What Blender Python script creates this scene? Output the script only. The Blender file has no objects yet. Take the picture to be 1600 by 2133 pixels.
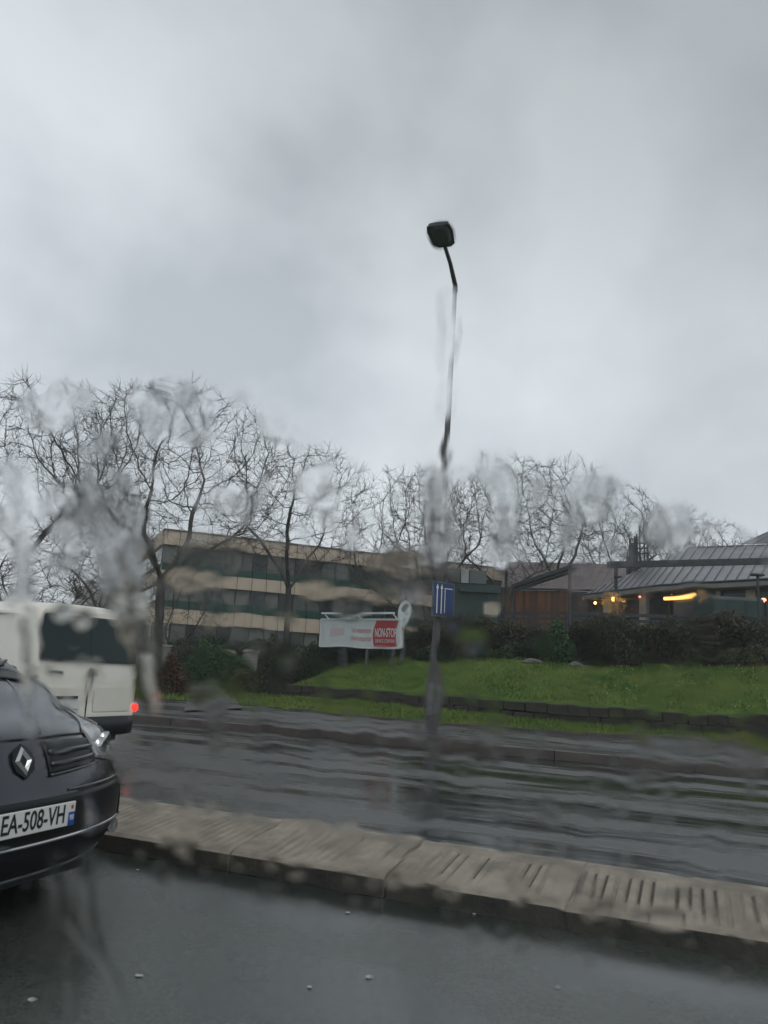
import bpy, bmesh, math, random
import numpy as np
from mathutils import Vector, Matrix
S = bpy.context.scene
COL = S.collection
R = math.radians
random.seed(4)

# ------------------------------------------------------------------ camera
FPX, PITCH, ROLL, EYE = 1604.0, R(11.4), R(3.0), 1.25
cam = bpy.data.cameras.new('camera')
co = bpy.data.objects.new('camera', cam); COL.objects.link(co)
cam.sensor_fit = 'HORIZONTAL'; cam.sensor_width = 36.0; cam.lens = 36.0 * FPX / 1600
cam.clip_start = 0.02; cam.clip_end = 3000
co.matrix_world = Matrix.Translation((0, 0, EYE)) @ Matrix.Rotation(math.pi / 2 + PITCH, 4, 'X') @ Matrix.Rotation(ROLL, 4, 'Z')
cam.dof.use_dof = True; cam.dof.focus_distance = 11.0; cam.dof.aperture_fstop = 5.6
S.camera = co

# ------------------------------------------------------------------ world, sun, exposure
HAZE = 0.0016
SUN_EL, SUN_AZ = R(56), R(144)
w = bpy.data.worlds.new('World'); S.world = w; w.use_nodes = True
nt = w.node_tree; nt.nodes.clear()
N = nt.nodes.new; L = nt.links.new
out = N('ShaderNodeOutputWorld'); bg = N('ShaderNodeBackground'); L(bg.outputs[0], out.inputs[0])
sky = N('ShaderNodeTexSky'); sky.sky_type = 'NISHITA'; sky.sun_disc = False
sky.sun_elevation = SUN_EL; sky.sun_rotation = SUN_AZ; sky.air_density = 1.5; sky.dust_density = 3
tc = N('ShaderNodeTexCoord'); mp = N('ShaderNodeMapping'); L(tc.outputs['Generated'], mp.inputs[0])
mp.inputs['Scale'].default_value = (1.35, 1.35, 1.6); mp.inputs['Location'].default_value = (8.754, 5.986, 7.385)
n1 = N('ShaderNodeTexNoise'); n1.inputs['Scale'].default_value = 1.7; n1.inputs['Detail'].default_value = 5.0
n1.inputs['Roughness'].default_value = 0.48; n1.inputs['Distortion'].default_value = 0.15
L(mp.outputs[0], n1.inputs[0])
rp = N('ShaderNodeValToRGB'); L(n1.outputs[0], rp.inputs[0])
rp.color_ramp.elements[0].position = 0.36; rp.color_ramp.elements[0].color = (0.54, 0.585, 0.63, 1)
rp.color_ramp.elements[1].position = 0.62; rp.color_ramp.elements[1].color = (0.86, 0.905, 0.955, 1)
e = rp.color_ramp.elements.new(0.5); e.color = (0.73, 0.77, 0.825, 1)
# overcast brightness falls towards the dark cloud bank overhead and to the right
sx = N('ShaderNodeSeparateXYZ'); L(tc.outputs['Generated'], sx.inputs[0])
ma = N('ShaderNodeMath'); ma.operation = 'MULTIPLY_ADD'; L(sx.outputs['X'], ma.inputs[0]); ma.inputs[1].default_value = 0.35
L(sx.outputs['Z'], ma.inputs[2])
mr = N('ShaderNodeMapRange'); L(ma.outputs[0], mr.inputs[0])
mr.inputs['From Min'].default_value = 0.25; mr.inputs['From Max'].default_value = 0.85
mr.inputs['To Min'].default_value = 1.07; mr.inputs['To Max'].default_value = 0.62
mr.interpolation_type = 'SMOOTHSTEP'
mu = N('ShaderNodeMix'); mu.data_type = 'RGBA'; mu.blend_type = 'MULTIPLY'; mu.inputs[0].default_value = 1
L(rp.outputs[0], mu.inputs[6]); L(mr.outputs[0], mu.inputs[7])
# world strength 0.1: the cloud layer is given ten times its value, the clear sky shows thinly through it
sc = N('ShaderNodeVectorMath'); sc.operation = 'SCALE'; sc.inputs['Scale'].default_value = 10.0; L(mu.outputs[2], sc.inputs[0])
mx = N('ShaderNodeMix'); mx.data_type = 'RGBA'; mx.inputs[0].default_value = 0.95
L(sky.outputs[0], mx.inputs[6]); L(sc.outputs[0], mx.inputs[7])
L(mx.outputs[2], bg.inputs[0]); bg.inputs[1].default_value = 0.1

sl = bpy.data.lights.new('sun', 'SUN'); sl.energy = 0.75; sl.angle = R(40); sl.color = (1, 0.97, 0.93)
so = bpy.data.objects.new('sun', sl); COL.objects.link(so)
so.rotation_euler = Vector((0.40, -0.55, 1.0)).to_track_quat('Z', 'Y').to_euler()   # high behind the camera, veiled by cloud
S.view_settings.view_transform = 'Standard'; S.view_settings.look = 'None'
S.view_settings.exposure = 0.0; S.view_settings.gamma = 1.0; S.view_settings.use_curve_mapping = False
cy = S.cycles
cy.max_bounces = 8; cy.diffuse_bounces = 2; cy.glossy_bounces = 3; cy.transmission_bounces = 8; cy.transparent_max_bounces = 12
cy.caustics_refractive = False; cy.caustics_reflective = False; cy.sample_clamp_indirect = 4
cy.use_denoising = True

# ------------------------------------------------------------------ geometry of the view
def ray(px, py):
    x = (px - 800) / FPX; y = -(py - 1066.5) / FPX
    c, s = math.cos(ROLL), math.sin(ROLL)
    x, y = c * x - s * y, s * x + c * y
    cp, sp = math.cos(PITCH), math.sin(PITCH)
    return (x, cp - sp * y, sp + cp * y)
def at(px, py, Y):
    d = ray(px, py); t = Y / d[1]
    return Vector((d[0] * t, Y, EYE + d[2] * t))
def gr(px, py, z=0.0):
    d = ray(px, py); t = (z - EYE) / d[2]
    return Vector((d[0] * t, d[1] * t, z))
AR = R(-22)                                   # the road's direction
CA, SA = math.cos(AR), math.sin(AR)
def W(u, v, z=0.0): return Vector((u * CA - v * SA, u * SA + v * CA, z))
def UV(p): return (p[0] * CA + p[1] * SA, -p[0] * SA + p[1] * CA)
def lerp(a, b, t): return a + (b - a) * t
def sstep(a, b, x):
    t = min(1, max(0, (x - a) / (b - a))); return t * t * (3 - 2 * t)

# ------------------------------------------------------------------ materials
MATS = {}
def mat(name, c1, c2=None, scale=4.0, rough=0.6, rough2=None, metal=0.0, bump=0.0, bscale=None, stretch=(1, 1, 1),
        spec=0.5, emit=None, estr=1.0, coat=0.0, lo=0.35, hi=0.65, detail=5.0, trans=0.0):
    if name in MATS: return MATS[name]
    m = bpy.data.materials.new(name); m.use_nodes = True; MATS[name] = m
    t = m.node_tree; b = t.nodes['Principled BSDF']; nn = t.nodes.new; ll = t.links.new
    b.inputs['Roughness'].default_value = rough; b.inputs['Metallic'].default_value = metal
    b.inputs['Specular IOR Level'].default_value = spec; b.inputs['Coat Weight'].default_value = coat
    b.inputs['Coat Roughness'].default_value = 0.08
    b.inputs['Base Color'].default_value = (*c1, 1)
    if emit: b.inputs['Emission Color'].default_value = (*emit, 1); b.inputs['Emission Strength'].default_value = estr
    tcn = nn('ShaderNodeTexCoord'); mpn = nn('ShaderNodeMapping'); ll(tcn.outputs['Object'], mpn.inputs[0])
    mpn.inputs['Scale'].default_value = stretch
    if c2:
        no = nn('ShaderNodeTexNoise'); no.inputs['Scale'].default_value = scale; no.inputs['Detail'].default_value = detail
        ll(mpn.outputs[0], no.inputs[0])
        rr = nn('ShaderNodeMapRange'); rr.inputs['From Min'].default_value = lo; rr.inputs['From Max'].default_value = hi
        ll(no.outputs[0], rr.inputs[0])
        mi = nn('ShaderNodeMix'); mi.data_type = 'RGBA'; mi.inputs[6].default_value = (*c1, 1); mi.inputs[7].default_value = (*c2, 1)
        ll(rr.outputs[0], mi.inputs[0]); ll(mi.outputs[2], b.inputs['Base Color'])
        if rough2 is not None:
            rm = nn('ShaderNodeMapRange'); rm.inputs['To Min'].default_value = rough; rm.inputs['To Max'].default_value = rough2
            ll(rr.outputs[0], rm.inputs[0]); ll(rm.outputs[0], b.inputs['Roughness'])
    if bump:
        nb = nn('ShaderNodeTexNoise'); nb.inputs['Scale'].default_value = bscale or scale * 4; nb.inputs['Detail'].default_value = 4
        ll(mpn.outputs[0], nb.inputs[0]); bn = nn('ShaderNodeBump'); bn.inputs['Strength'].default_value = 1.0
        bn.inputs['Distance'].default_value = bump; ll(nb.outputs[0], bn.inputs['Height']); ll(bn.outputs[0], b.inputs['Normal'])
    return m

def wet_mat(name, c1, c2, r1, r2, scale, stretch, bump, bscale, lo=0.4, hi=0.6, spec=0.5, chips=0.0, swell=9, grit=False):
    """wet asphalt: a film of water in the wheel tracks, rougher and drier stone between them"""
    m = mat(name, c1, c2, scale, r1, r2, bump=0, stretch=stretch, spec=spec, lo=lo, hi=hi, detail=6)
    t = m.node_tree; nn = t.nodes.new; ll = t.links.new; b = t.nodes['Principled BSDF']
    tcn = [n for n in t.nodes if n.type == 'TEX_COORD'][0]
    nb = nn('ShaderNodeTexNoise'); nb.inputs['Scale'].default_value = bscale; nb.inputs['Detail'].default_value = 3
    ll(tcn.outputs['Object'], nb.inputs[0])
    n2 = nn('ShaderNodeTexNoise'); n2.inputs['Scale'].default_value = 2.2; n2.inputs['Detail'].default_value = 3
    mp2 = nn('ShaderNodeMapping'); mp2.inputs['Scale'].default_value = (0.5, 2.2, 1); ll(tcn.outputs['Object'], mp2.inputs[0]); ll(mp2.outputs[0], n2.inputs[0])
    b1 = nn('ShaderNodeBump'); b1.inputs['Distance'].default_value = bump; ll(nb.outputs[0], b1.inputs['Height'])
    b2 = nn('ShaderNodeBump'); b2.inputs['Distance'].default_value = bump * swell; ll(n2.outputs[0], b2.inputs['Height'])
    ll(b1.outputs[0], b2.inputs['Normal']); ll(b2.outputs[0], b.inputs['Normal'])
    if grit:                                   # pale aggregate showing through the binder
        vn = nn('ShaderNodeTexVoronoi'); vn.inputs['Scale'].default_value = 80; ll(tcn.outputs['Object'], vn.inputs[0])
        gm = nn('ShaderNodeMapRange'); gm.inputs['From Min'].default_value = 0.1; gm.inputs['From Max'].default_value = 0.9; gm.inputs['To Min'].default_value = 0.55; gm.inputs['To Max'].default_value = 1.5
        sp = nn('ShaderNodeSeparateColor'); ll(vn.outputs['Color'], sp.inputs[0]); ll(sp.outputs[0], gm.inputs[0])
        src = b.inputs['Base Color'].links[0].from_socket; mm_ = nn('ShaderNodeVectorMath'); mm_.operation = 'SCALE'; ll(src, mm_.inputs[0]); ll(gm.outputs[0], mm_.inputs['Scale']); ll(mm_.outputs[0], b.inputs['Base Color'])
    return m

M_near = wet_mat('wet_asphalt_near', (0.022, 0.028, 0.024), (0.042, 0.048, 0.041), 0.18, 0.34, 1.1, (0.5, 1, 1), 0.00025, 150, spec=0.72, swell=2.0, grit=True)
M_far = wet_mat('wet_asphalt_far', (0.015, 0.019, 0.017), (0.055, 0.057, 0.055), 0.10, 0.40, 1.3, (0.20, 1.1, 1), 0.0003, 80, lo=0.42, hi=0.58, swell=20, spec=0.7)
M_pave = wet_mat('wet_pavement', (0.045, 0.046, 0.048), (0.085, 0.085, 0.085), 0.22, 0.45, 1.1, (0.3, 1, 1), 0.001, 70)
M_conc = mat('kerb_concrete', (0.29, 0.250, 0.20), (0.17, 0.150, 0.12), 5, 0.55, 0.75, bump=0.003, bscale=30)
M_concd = mat('kerb_concrete_dirty_shaded', (0.050, 0.045, 0.036), (0.022, 0.024, 0.020), 6, 0.6, 0.8, bump=0.004, bscale=40)  # dirt and the shade on the front face, both put into this colour
M_groove = mat('groove_dark', (0.095, 0.086, 0.070), (0.055, 0.052, 0.042), 20, 0.8)  # darker colour laid on the groove bottoms
M_kerb = mat('far_kerb_granite', (0.105, 0.085, 0.075), (0.06, 0.052, 0.048), 3, 0.5, bump=0.003)
M_grass = mat('grass_ground', (0.060, 0.110, 0.024), (0.095, 0.150, 0.034), 1.6, 0.9, bump=0.03, bscale=14, spec=0.1)
M_blade = mat('grass_blade', (0.066, 0.125, 0.022), (0.165, 0.195, 0.050), 0.8, 0.7, spec=0.2)
M_earth = mat('earth', (0.05, 0.045, 0.035), (0.03, 0.03, 0.022), 2, 0.9, bump=0.02)
M_wall = mat('wall_block', (0.060, 0.048, 0.038), (0.024, 0.028, 0.018), 1.4, 0.8, bump=0.012, bscale=25)
M_bark = mat('plane_bark', (0.040, 0.038, 0.033), (0.075, 0.072, 0.062), 5, 0.8, bump=0.01, stretch=(1, 1, 0.35))
M_twig = mat('twig', (0.080, 0.074, 0.068), (0.120, 0.112, 0.102), 2, 0.85)
M_leafd = mat('leaf_dark', (0.012, 0.030, 0.014), (0.028, 0.052, 0.018), 1.8, 0.6)
M_leafg = mat('leaf_green', (0.028, 0.075, 0.022), (0.050, 0.100, 0.030), 2.0, 0.6)
M_leafr = mat('leaf_red', (0.105, 0.040, 0.022), (0.040, 0.042, 0.018), 3.0, 0.6)
M_leafy = mat('leaf_yellow', (0.16, 0.14, 0.05), (0.05, 0.075, 0.02), 4.0, 0.6)
M_leafb = mat('leaf_brown', (0.075, 0.062, 0.042), (0.034, 0.050, 0.024), 1.4, 0.8)
M_steel = mat('galvanised_steel', (0.20, 0.205, 0.21), (0.13, 0.135, 0.14), 8, 0.45, 0.6, metal=0.6)
M_dark = mat('dark_grey_steel', (0.030, 0.036, 0.044), (0.045, 0.05, 0.056), 5, 0.4, metal=0.2)
M_head = mat('lamp_housing', (0.030, 0.040, 0.045), (0.045, 0.055, 0.06), 12, 0.45)
M_lens = mat('lamp_lens', (0.10, 0.12, 0.125), rough=0.15)
M_beige = mat('beige_render', (0.62, 0.52, 0.42), (0.50, 0.41, 0.33), 0.9, 0.8, bump=0.002, stretch=(1, 1, 0.4))
M_green = mat('green_spandrel', (0.008, 0.070, 0.048), (0.010, 0.050, 0.036), 1.5, 0.35)
M_glass = mat('office_glass', (0.08, 0.095, 0.09), (0.15, 0.15, 0.14), 0.7, 0.12, spec=0.8)
M_frame = mat('window_frame', (0.05, 0.055, 0.055), rough=0.5)
M_zinc = mat('zinc_roof', (0.115, 0.118, 0.130), (0.155, 0.158, 0.170), 0.8, 0.28, 0.40, metal=0.35, stretch=(1, 1, 1))
M_broof = mat('brown_roof', (0.175, 0.140, 0.138), (0.140, 0.112, 0.112), 1.2, 0.6)
M_wood = mat('orange_timber', (0.180, 0.068, 0.020), (0.085, 0.030, 0.012), 2.2, 0.6, stretch=(1.6, 1.6, 0.25), bump=0.003)
M_cream = mat('cream_paint', (0.50, 0.46, 0.38), (0.42, 0.38, 0.31), 3, 0.6)
M_fascia = mat('fascia_grey', (0.26, 0.245, 0.23), (0.20, 0.19, 0.18), 2, 0.6)
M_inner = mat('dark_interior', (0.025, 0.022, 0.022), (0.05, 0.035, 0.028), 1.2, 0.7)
M_glow = mat('warm_bulb', (0.9, 0.6, 0.2), emit=(1.0, 0.50, 0.12), estr=9.0)
M_glow2 = mat('warm_smear', (0.9, 0.6, 0.2), emit=(1.0, 0.48, 0.12), estr=2.4)
M_pinkglow = mat('pink_bulb', (0.9, 0.6, 0.5), emit=(1.0, 0.30, 0.18), estr=3.0)
M_cab = mat('green_cabinet', (0.014, 0.038, 0.034), (0.022, 0.048, 0.042), 3, 0.45)
M_signw = mat('sign_white', (0.60, 0.64, 0.64), (0.50, 0.54, 0.54), 2, 0.4)
M_signr = mat('sign_red', (0.42, 0.028, 0.030), (0.32, 0.03, 0.032), 3, 0.4)
M_faded = mat('faded_red_ink', (0.52, 0.19, 0.19), (0.55, 0.38, 0.37), 30, 0.5)
M_faint = mat('faint_pink_ink', (0.60, 0.50, 0.50), (0.52, 0.40, 0.40), 25, 0.5)
M_blue = mat('sign_blue', (0.010, 0.045, 0.17), (0.012, 0.035, 0.12), 3, 0.3)
M_white = mat('plain_white', (0.72, 0.74, 0.74), rough=0.4)
M_ink = mat('black_ink', (0.012, 0.014, 0.016), rough=0.4)
M_van = mat('van_white_paint', (0.84, 0.81, 0.73), (0.78, 0.75, 0.67), 2.5, 0.30, coat=0.5)
M_blk = mat('black_plastic', (0.012, 0.015, 0.017), (0.022, 0.025, 0.027), 6, 0.4)
M_tyre = mat('tyre_rubber', (0.012, 0.012, 0.012), rough=0.8)
M_rim = mat('rim_alloy', (0.35, 0.36, 0.37), rough=0.35, metal=0.9)
M_cglass = mat('car_glass', (0.008, 0.022, 0.020), rough=0.08, spec=0.45)
M_paint = mat('dark_blue_grey_paint', (0.036, 0.041, 0.054), (0.042, 0.047, 0.060), 3, 0.26, metal=0.55, coat=0.9)
M_gloss = mat('black_gloss_plastic', (0.006, 0.008, 0.009), rough=0.38, spec=0.35)
M_chrome = mat('chrome', (0.70, 0.71, 0.72), rough=0.16, metal=1.0)
M_hl = mat('headlight_glass', (0.26, 0.27, 0.27), (0.10, 0.105, 0.11), 22, 0.10, coat=1.0)
M_plate = mat('plate_white', (0.74, 0.76, 0.74), rough=0.35)
M_pblue = mat('plate_blue', (0.02, 0.08, 0.36), rough=0.35)
M_pred = mat('plate_red', (0.55, 0.02, 0.03), rough=0.4)
M_tail = mat('lit_tail_lamp', (0.6, 0.02, 0.02), emit=(1.0, 0.03, 0.02), estr=2.2)
M_taild = mat('tail_lamp_unlit', (0.20, 0.012, 0.012), rough=0.2)
M_paper = mat('pale_litter', (0.42, 0.44, 0.42), rough=0.8)
M_far = M_far
M_distant = mat('distant_render', (0.36, 0.34, 0.30), (0.30, 0.285, 0.26), 0.1, 0.9)
M_distwin = mat('distant_window', (0.17, 0.17, 0.165), rough=0.5)
M_post = mat('pole_paint', (0.105, 0.100, 0.098), (0.065, 0.062, 0.065), 6, 0.4, 0.55, stretch=(1, 1, 0.3))

# ------------------------------------------------------------------ object helpers
def props(o, label=None, cat=None, group=None, kind=None):
    for k, v in (('label', label), ('category', cat), ('group', group), ('kind', kind)):
        if v: o[k] = v
    return o
def thing(name, label, cat, loc=(0, 0, 0), rz=0.0, group=None):
    o = bpy.data.objects.new(name, None); COL.objects.link(o)
    o.empty_display_size = 0.2; o.location = loc; o.rotation_euler = (0, 0, rz)
    return props(o, label, cat, group)
def wm(o):
    m = Matrix.Translation(o.location) @ o.rotation_euler.to_matrix().to_4x4()
    return wm(o.parent) @ o.matrix_parent_inverse @ m if o.parent else m
def link(name, me, m, parent=None, world=True, smooth=False):
    """one mesh object; with world=True its vertices are world coordinates even under a placed parent"""
    o = bpy.data.objects.new(name, me); COL.objects.link(o)
    if m is not None and not me.materials:
        for q in (m if isinstance(m, (list, tuple)) else [m]): me.materials.append(q)
    if parent is not None:
        o.parent = parent
        if world: o.matrix_parent_inverse = wm(parent).inverted()
    if smooth: me.polygons.foreach_set('use_smooth', [True] * len(me.polygons))
    return o
class MB:
    def __init__(s): s.v = []; s.f = []; s.mi = []
    def add(s, vs, fs, mi=0):
        n = len(s.v); s.v += [tuple(p) for p in vs]; s.f += [tuple(i + n for i in f) for f in fs]; s.mi += [mi] * len(fs); return s
    def box(s, x0, x1, y0, y1, z0, z1, M=None, mi=0):
        vs = [Vector(p) for p in ((x0, y0, z0), (x1, y0, z0), (x1, y1, z0), (x0, y1, z0), (x0, y0, z1), (x1, y0, z1), (x1, y1, z1), (x0, y1, z1))]
        if M is not None: vs = [M @ p for p in vs]
        return s.add(vs, [(0, 3, 2, 1), (4, 5, 6, 7), (0, 1, 5, 4), (1, 2, 6, 5), (2, 3, 7, 6), (3, 0, 4, 7)], mi)
    def tube(s, pts, rs, n=8, cap=True, mi=0):
        pts = [Vector(p) for p in pts]
        if not isinstance(rs, (list, tuple)): rs = [rs] * len(pts)
        vs = []; fs = []; ref = None
        for i, p in enumerate(pts):
            d = (pts[min(i + 1, len(pts) - 1)] - pts[max(i - 1, 0)]).normalized()
            if ref is None: ref = Vector((0, 0, 1)) if abs(d.z) < 0.9 else Vector((1, 0, 0))
            a = d.cross(ref).normalized(); b = d.cross(a).normalized(); ref = a.cross(d)
            for k in range(n):
                t = 2 * math.pi * k / n; vs.append(p + (a * math.cos(t) + b * math.sin(t)) * rs[i])
        for i in range(len(pts) - 1):
            for k in range(n):
                fs.append((i * n + k, i * n + (k + 1) % n, (i + 1) * n + (k + 1) % n, (i + 1) * n + k))
        if cap: fs += [tuple(range(n))[::-1], tuple(range((len(pts) - 1) * n, len(pts) * n))]
        return s.add(vs, fs, mi)
    def bar(s, a, b, wd, h, mi=0):
        """rectangular bar from a to b"""
        a, b = Vector(a), Vector(b); d = (b - a).normalized()
        up = Vector((0, 0, 1)) if abs(d.z) < 0.95 else Vector((1, 0, 0))
        x = d.cross(up).normalized() * wd / 2; y = x.cross(d).normalized() * h / 2
        vs = [a - x - y, a + x - y, a + x + y, a - x + y, b - x - y, b + x - y, b + x + y, b - x + y]
        return s.add(vs, [(0, 1, 2, 3), (7, 6, 5, 4), (0, 4, 5, 1), (1, 5, 6, 2), (2, 6, 7, 3), (3, 7, 4, 0)], mi)
    def quad(s, a, b, c, d, mi=0): return s.add([a, b, c, d], [(0, 1, 2, 3)], mi)
    def prism(s, poly, off, mi=0):
        n = len(poly); off = Vector(off)
        vs = [Vector(p) for p in poly] + [Vector(p) + off for p in poly]
        return s.add(vs, [tuple(range(n))[::-1], tuple(range(n, 2 * n))] + [(i, (i + 1) % n, (i + 1) % n + n, i + n) for i in range(n)], mi)
    def mesh(s, name):
        me = bpy.data.meshes.new(name); me.from_pydata(s.v, [], s.f); me.update()
        bm = bmesh.new(); bm.from_mesh(me); bmesh.ops.recalc_face_normals(bm, faces=bm.faces); bm.to_mesh(me); bm.free()
        return me
    def build(s, name, m, parent=None, world=True, smooth=False, bevel=0):
        me = s.mesh(name)
        if isinstance(m, (list, tuple)): me.polygons.foreach_set('material_index', s.mi)
        o = link(name, me, m, parent, world, smooth)
        if bevel:
            b = o.modifiers.new('bevel', 'BEVEL'); b.width = bevel; b.segments = 2; b.limit_method = 'ANGLE'
        return o
def piece(name, me, loc, rz=0.0, scale=(1, 1, 1), parent=None):
    """an alike piece sharing mesh data, placed in world space under its parent"""
    o = bpy.data.objects.new(name, me); COL.objects.link(o)
    if parent is not None: o.parent = parent; o.matrix_parent_inverse = wm(parent).inverted()
    o.location = loc; o.rotation_euler = (0, 0, rz); o.scale = scale
    return o
def npmesh(name, V, F, k=4):
    me = bpy.data.meshes.new(name); n = len(F)
    me.vertices.add(len(V)); me.vertices.foreach_set('co', np.asarray(V, np.float32).ravel())
    me.loops.add(n * k); me.loops.foreach_set('vertex_index', np.asarray(F, np.int32).ravel())
    me.polygons.add(n); me.polygons.foreach_set('loop_start', np.arange(0, n * k, k, dtype=np.int32))
    me.update(calc_edges=True); return me
def text(name, body, size, m, parent, loc, rot, sx=1.0, extr=0.001, align='CENTER', bold=0.0):
    c = bpy.data.curves.new(name, 'FONT'); c.body = body; c.size = size; c.extrude = extr; c.align_x = align; c.align_y = 'CENTER'
    c.offset = bold; c.resolution_u = 3
    tmp = bpy.data.objects.new('tmp', c); COL.objects.link(tmp); me = bpy.data.meshes.new_from_object(tmp); bpy.data.objects.remove(tmp); bpy.data.curves.remove(c)
    me.name = name; me.materials.clear(); me.materials.append(m); o = bpy.data.objects.new(name, me); COL.objects.link(o)
    o.parent = parent; o.location = loc; o.rotation_euler = rot; o.scale = (sx, 1, 1)
    return o

# ------------------------------------------------------------------ ground
def wall_v(u): return float(np.interp(u, [-13, -7.5, -4, 1.5, 12], [21.6, 21.0, 19.5, 18.6, 18.0]))
def Hn(u, v):
    """height of the verge, bank and terrace"""
    wv = wall_v(u)
    k = sstep(-13.2, -10.5, u)
    base = 0.13 + 0.12 * sstep(16.5, 20.5, v)
    low = base + 0.12 * sstep(22, 34, v)
    if v <= wv: return base
    d = v - wv
    bank = 0.60 + 1.08 * sstep(-0.6, 4.6, d) + (0.12 * sstep(1, 3, d) * math.sin(u * 0.7))
    bank += 1.05 * sstep(4.6, 10.5, d) * sstep(-9, -5, u)
    return lerp(low, max(bank, low), k)
far = MB(); far.quad((-900, -300, -0.06), (900, -300, -0.06), (900, 1500, -0.06), (-900, 1500, -0.06))
props(far.build('ground', M_earth), kind='structure')

def strip(name, v0, v1, z, m, u0=-120, u1=60, kind='structure'):
    b = MB(); b.quad((u0, v0, z), (u1, v0, z), (u1, v1, z), (u0, v1, z))
    o = b.build(name, m); o.rotation_euler = (0, 0, AR); return props(o, kind=kind)
strip('near_road', -9, 4.62, 0.0, M_near)
strip('far_road', 4.62, 12.42, 0.0, M_far)
# pavement beyond the far kerb, gently bending
pv = MB(); us = np.linspace(-60, 40, 60)
def kerb_v(u): return float(np.interp(u, [-60, -10, -4, 0, 6, 40], [12.45, 12.3, 12.32, 12.55, 12.9, 13.6]))
def grass_v(u): return float(np.interp(u, [-60, -9.5, -9, -5.4, -0.5, 40], [17.6, 17.3, 16.9, 15.9, 16.6, 17.2]))
fill = MB()
for a, b in zip(us[:-1], us[1:]):
    pv.quad((a, kerb_v(a) + 0.12, 0.125), (b, kerb_v(b) + 0.12, 0.125), (b, grass_v(b) + 0.1, 0.125), (a, grass_v(a) + 0.1, 0.125))
    fill.quad((a, 12.30, 0.002), (b, 12.30, 0.002), (b, kerb_v(b) + 0.02, 0.002), (a, kerb_v(a) + 0.02, 0.002))
o = pv.build('pavement', M_pave); o.rotation_euler = (0, 0, AR); props(o, kind='structure')
o = fill.build('gutter', M_far); o.rotation_euler = (0, 0, AR); props(o, kind='structure')
# verge / bank terrain
ug = np.concatenate([np.linspace(-120, -30, 12), np.linspace(-28, 22, 150), np.linspace(26, 90, 10)])
V = []; nv = 110
for u in ug:
    g0 = grass_v(u)
    wv = wall_v(u)
    vs_ = np.concatenate([np.linspace(g0, wv, 18), [wv + 0.02], np.linspace(wv + 0.12, wv + 14, 60), np.linspace(wv + 15, 140, 31)])
    for v in vs_: V.append((u, v, Hn(u, v) + (0.02 * math.sin(u * 3.1 + v * 2.3) * math.sin(v * 4 + u) if v > g0 + .3 else 0)))
nr = 110; F = [(i * nr + j, (i + 1) * nr + j, (i + 1) * nr + j + 1, i * nr + j + 1) for i in range(len(ug) - 1) for j in range(nr - 1)]
o = link('grass_bank', npmesh('grass_bank', V, F), M_grass, smooth=True); o.rotation_euler = (0, 0, AR); props(o, kind='structure')

# grass tufts
rng = np.random.default_rng(7)
n = 60000
U = rng.uniform(-17, 8, n); T = rng.uniform(0, 1, n) ** 0.9
Vv = np.array([grass_v(u) - 0.04 for u in U]) + T * np.array([wall_v(u) + 6.5 - grass_v(u) for u in U])
wv = np.array([wall_v(u) for u in U]); keep = ~((np.abs(Vv - wv + 0.12) < 0.22) & (U > -12.4))
U, Vv = U[keep], Vv[keep]; n = len(U)
Z = np.array([Hn(a, b) for a, b in zip(U, Vv)])
hgt = rng.uniform(0.04, 0.10, n) * (1 + 0.6 * (rng.random(n) > 0.97)); ang = rng.uniform(0, math.pi, n); wd = rng.uniform(0.012, 0.03, n)
dx, dy = np.cos(ang) * wd, np.sin(ang) * wd; lx, ly = rng.normal(0, 0.03, n), rng.normal(0, 0.03, n)
VV = np.stack([np.stack([U - dx, Vv - dy, Z - 0.02], 1), np.stack([U + dx, Vv + dy, Z - 0.02], 1), np.stack([U + lx, Vv + ly, Z + hgt], 1)], 1).reshape(-1, 3)
o = link('grass', npmesh('grass', VV, np.arange(3 * n).reshape(-1, 3), 3), M_blade); o.rotation_euler = (0, 0, AR)
props(o, 'short wet green grass on the verge and bank', kind='stuff')
n = 150  # small white flowers in the turf at the right
U = rng.uniform(-3, 5, n); Vv = np.array([wall_v(u) + t for u, t in zip(U, rng.uniform(0.4, 4.5, n))]); s_ = 0.012
Z = np.array([Hn(a, b) for a, b in zip(U, Vv)]) + 0.09
VV = np.stack([np.stack([U - s_, Vv, Z - s_], 1), np.stack([U + s_, Vv, Z - s_], 1), np.stack([U + s_, Vv, Z + s_], 1), np.stack([U - s_, Vv, Z + s_], 1)], 1).reshape(-1, 3)
o = link('daisies', npmesh('daisies', VV, np.arange(4 * n).reshape(-1, 4)), mat('pale_petals', (0.45, 0.47, 0.22), rough=0.8)); o.rotation_euler = (0, 0, AR)
props(o, 'tiny pale flowers scattered over the grass bank', kind='stuff')

# wet path branching off the pavement
pb = MB(); pts = [gr(383, 1484, .13), gr(505, 1478, .13), gr(462, 1432, .17), gr(398, 1430, .17)]
mids = []
nsub = 8
for i in range(nsub + 1):
    t = i / nsub; a = pts[0].lerp(pts[3], t); b = pts[1].lerp(pts[2], t)
    ua, va = UV(a); ub, vb = UV(b); mids.append((W(ua, va, Hn(ua, va) + 0.035), W(ub, vb, Hn(ub, vb) + 0.035)))
for (a, b), (c, d) in zip(mids[:-1], mids[1:]): pb.quad(a, b, d, c)
props(pb.build('path', M_pave), kind='structure')

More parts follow.
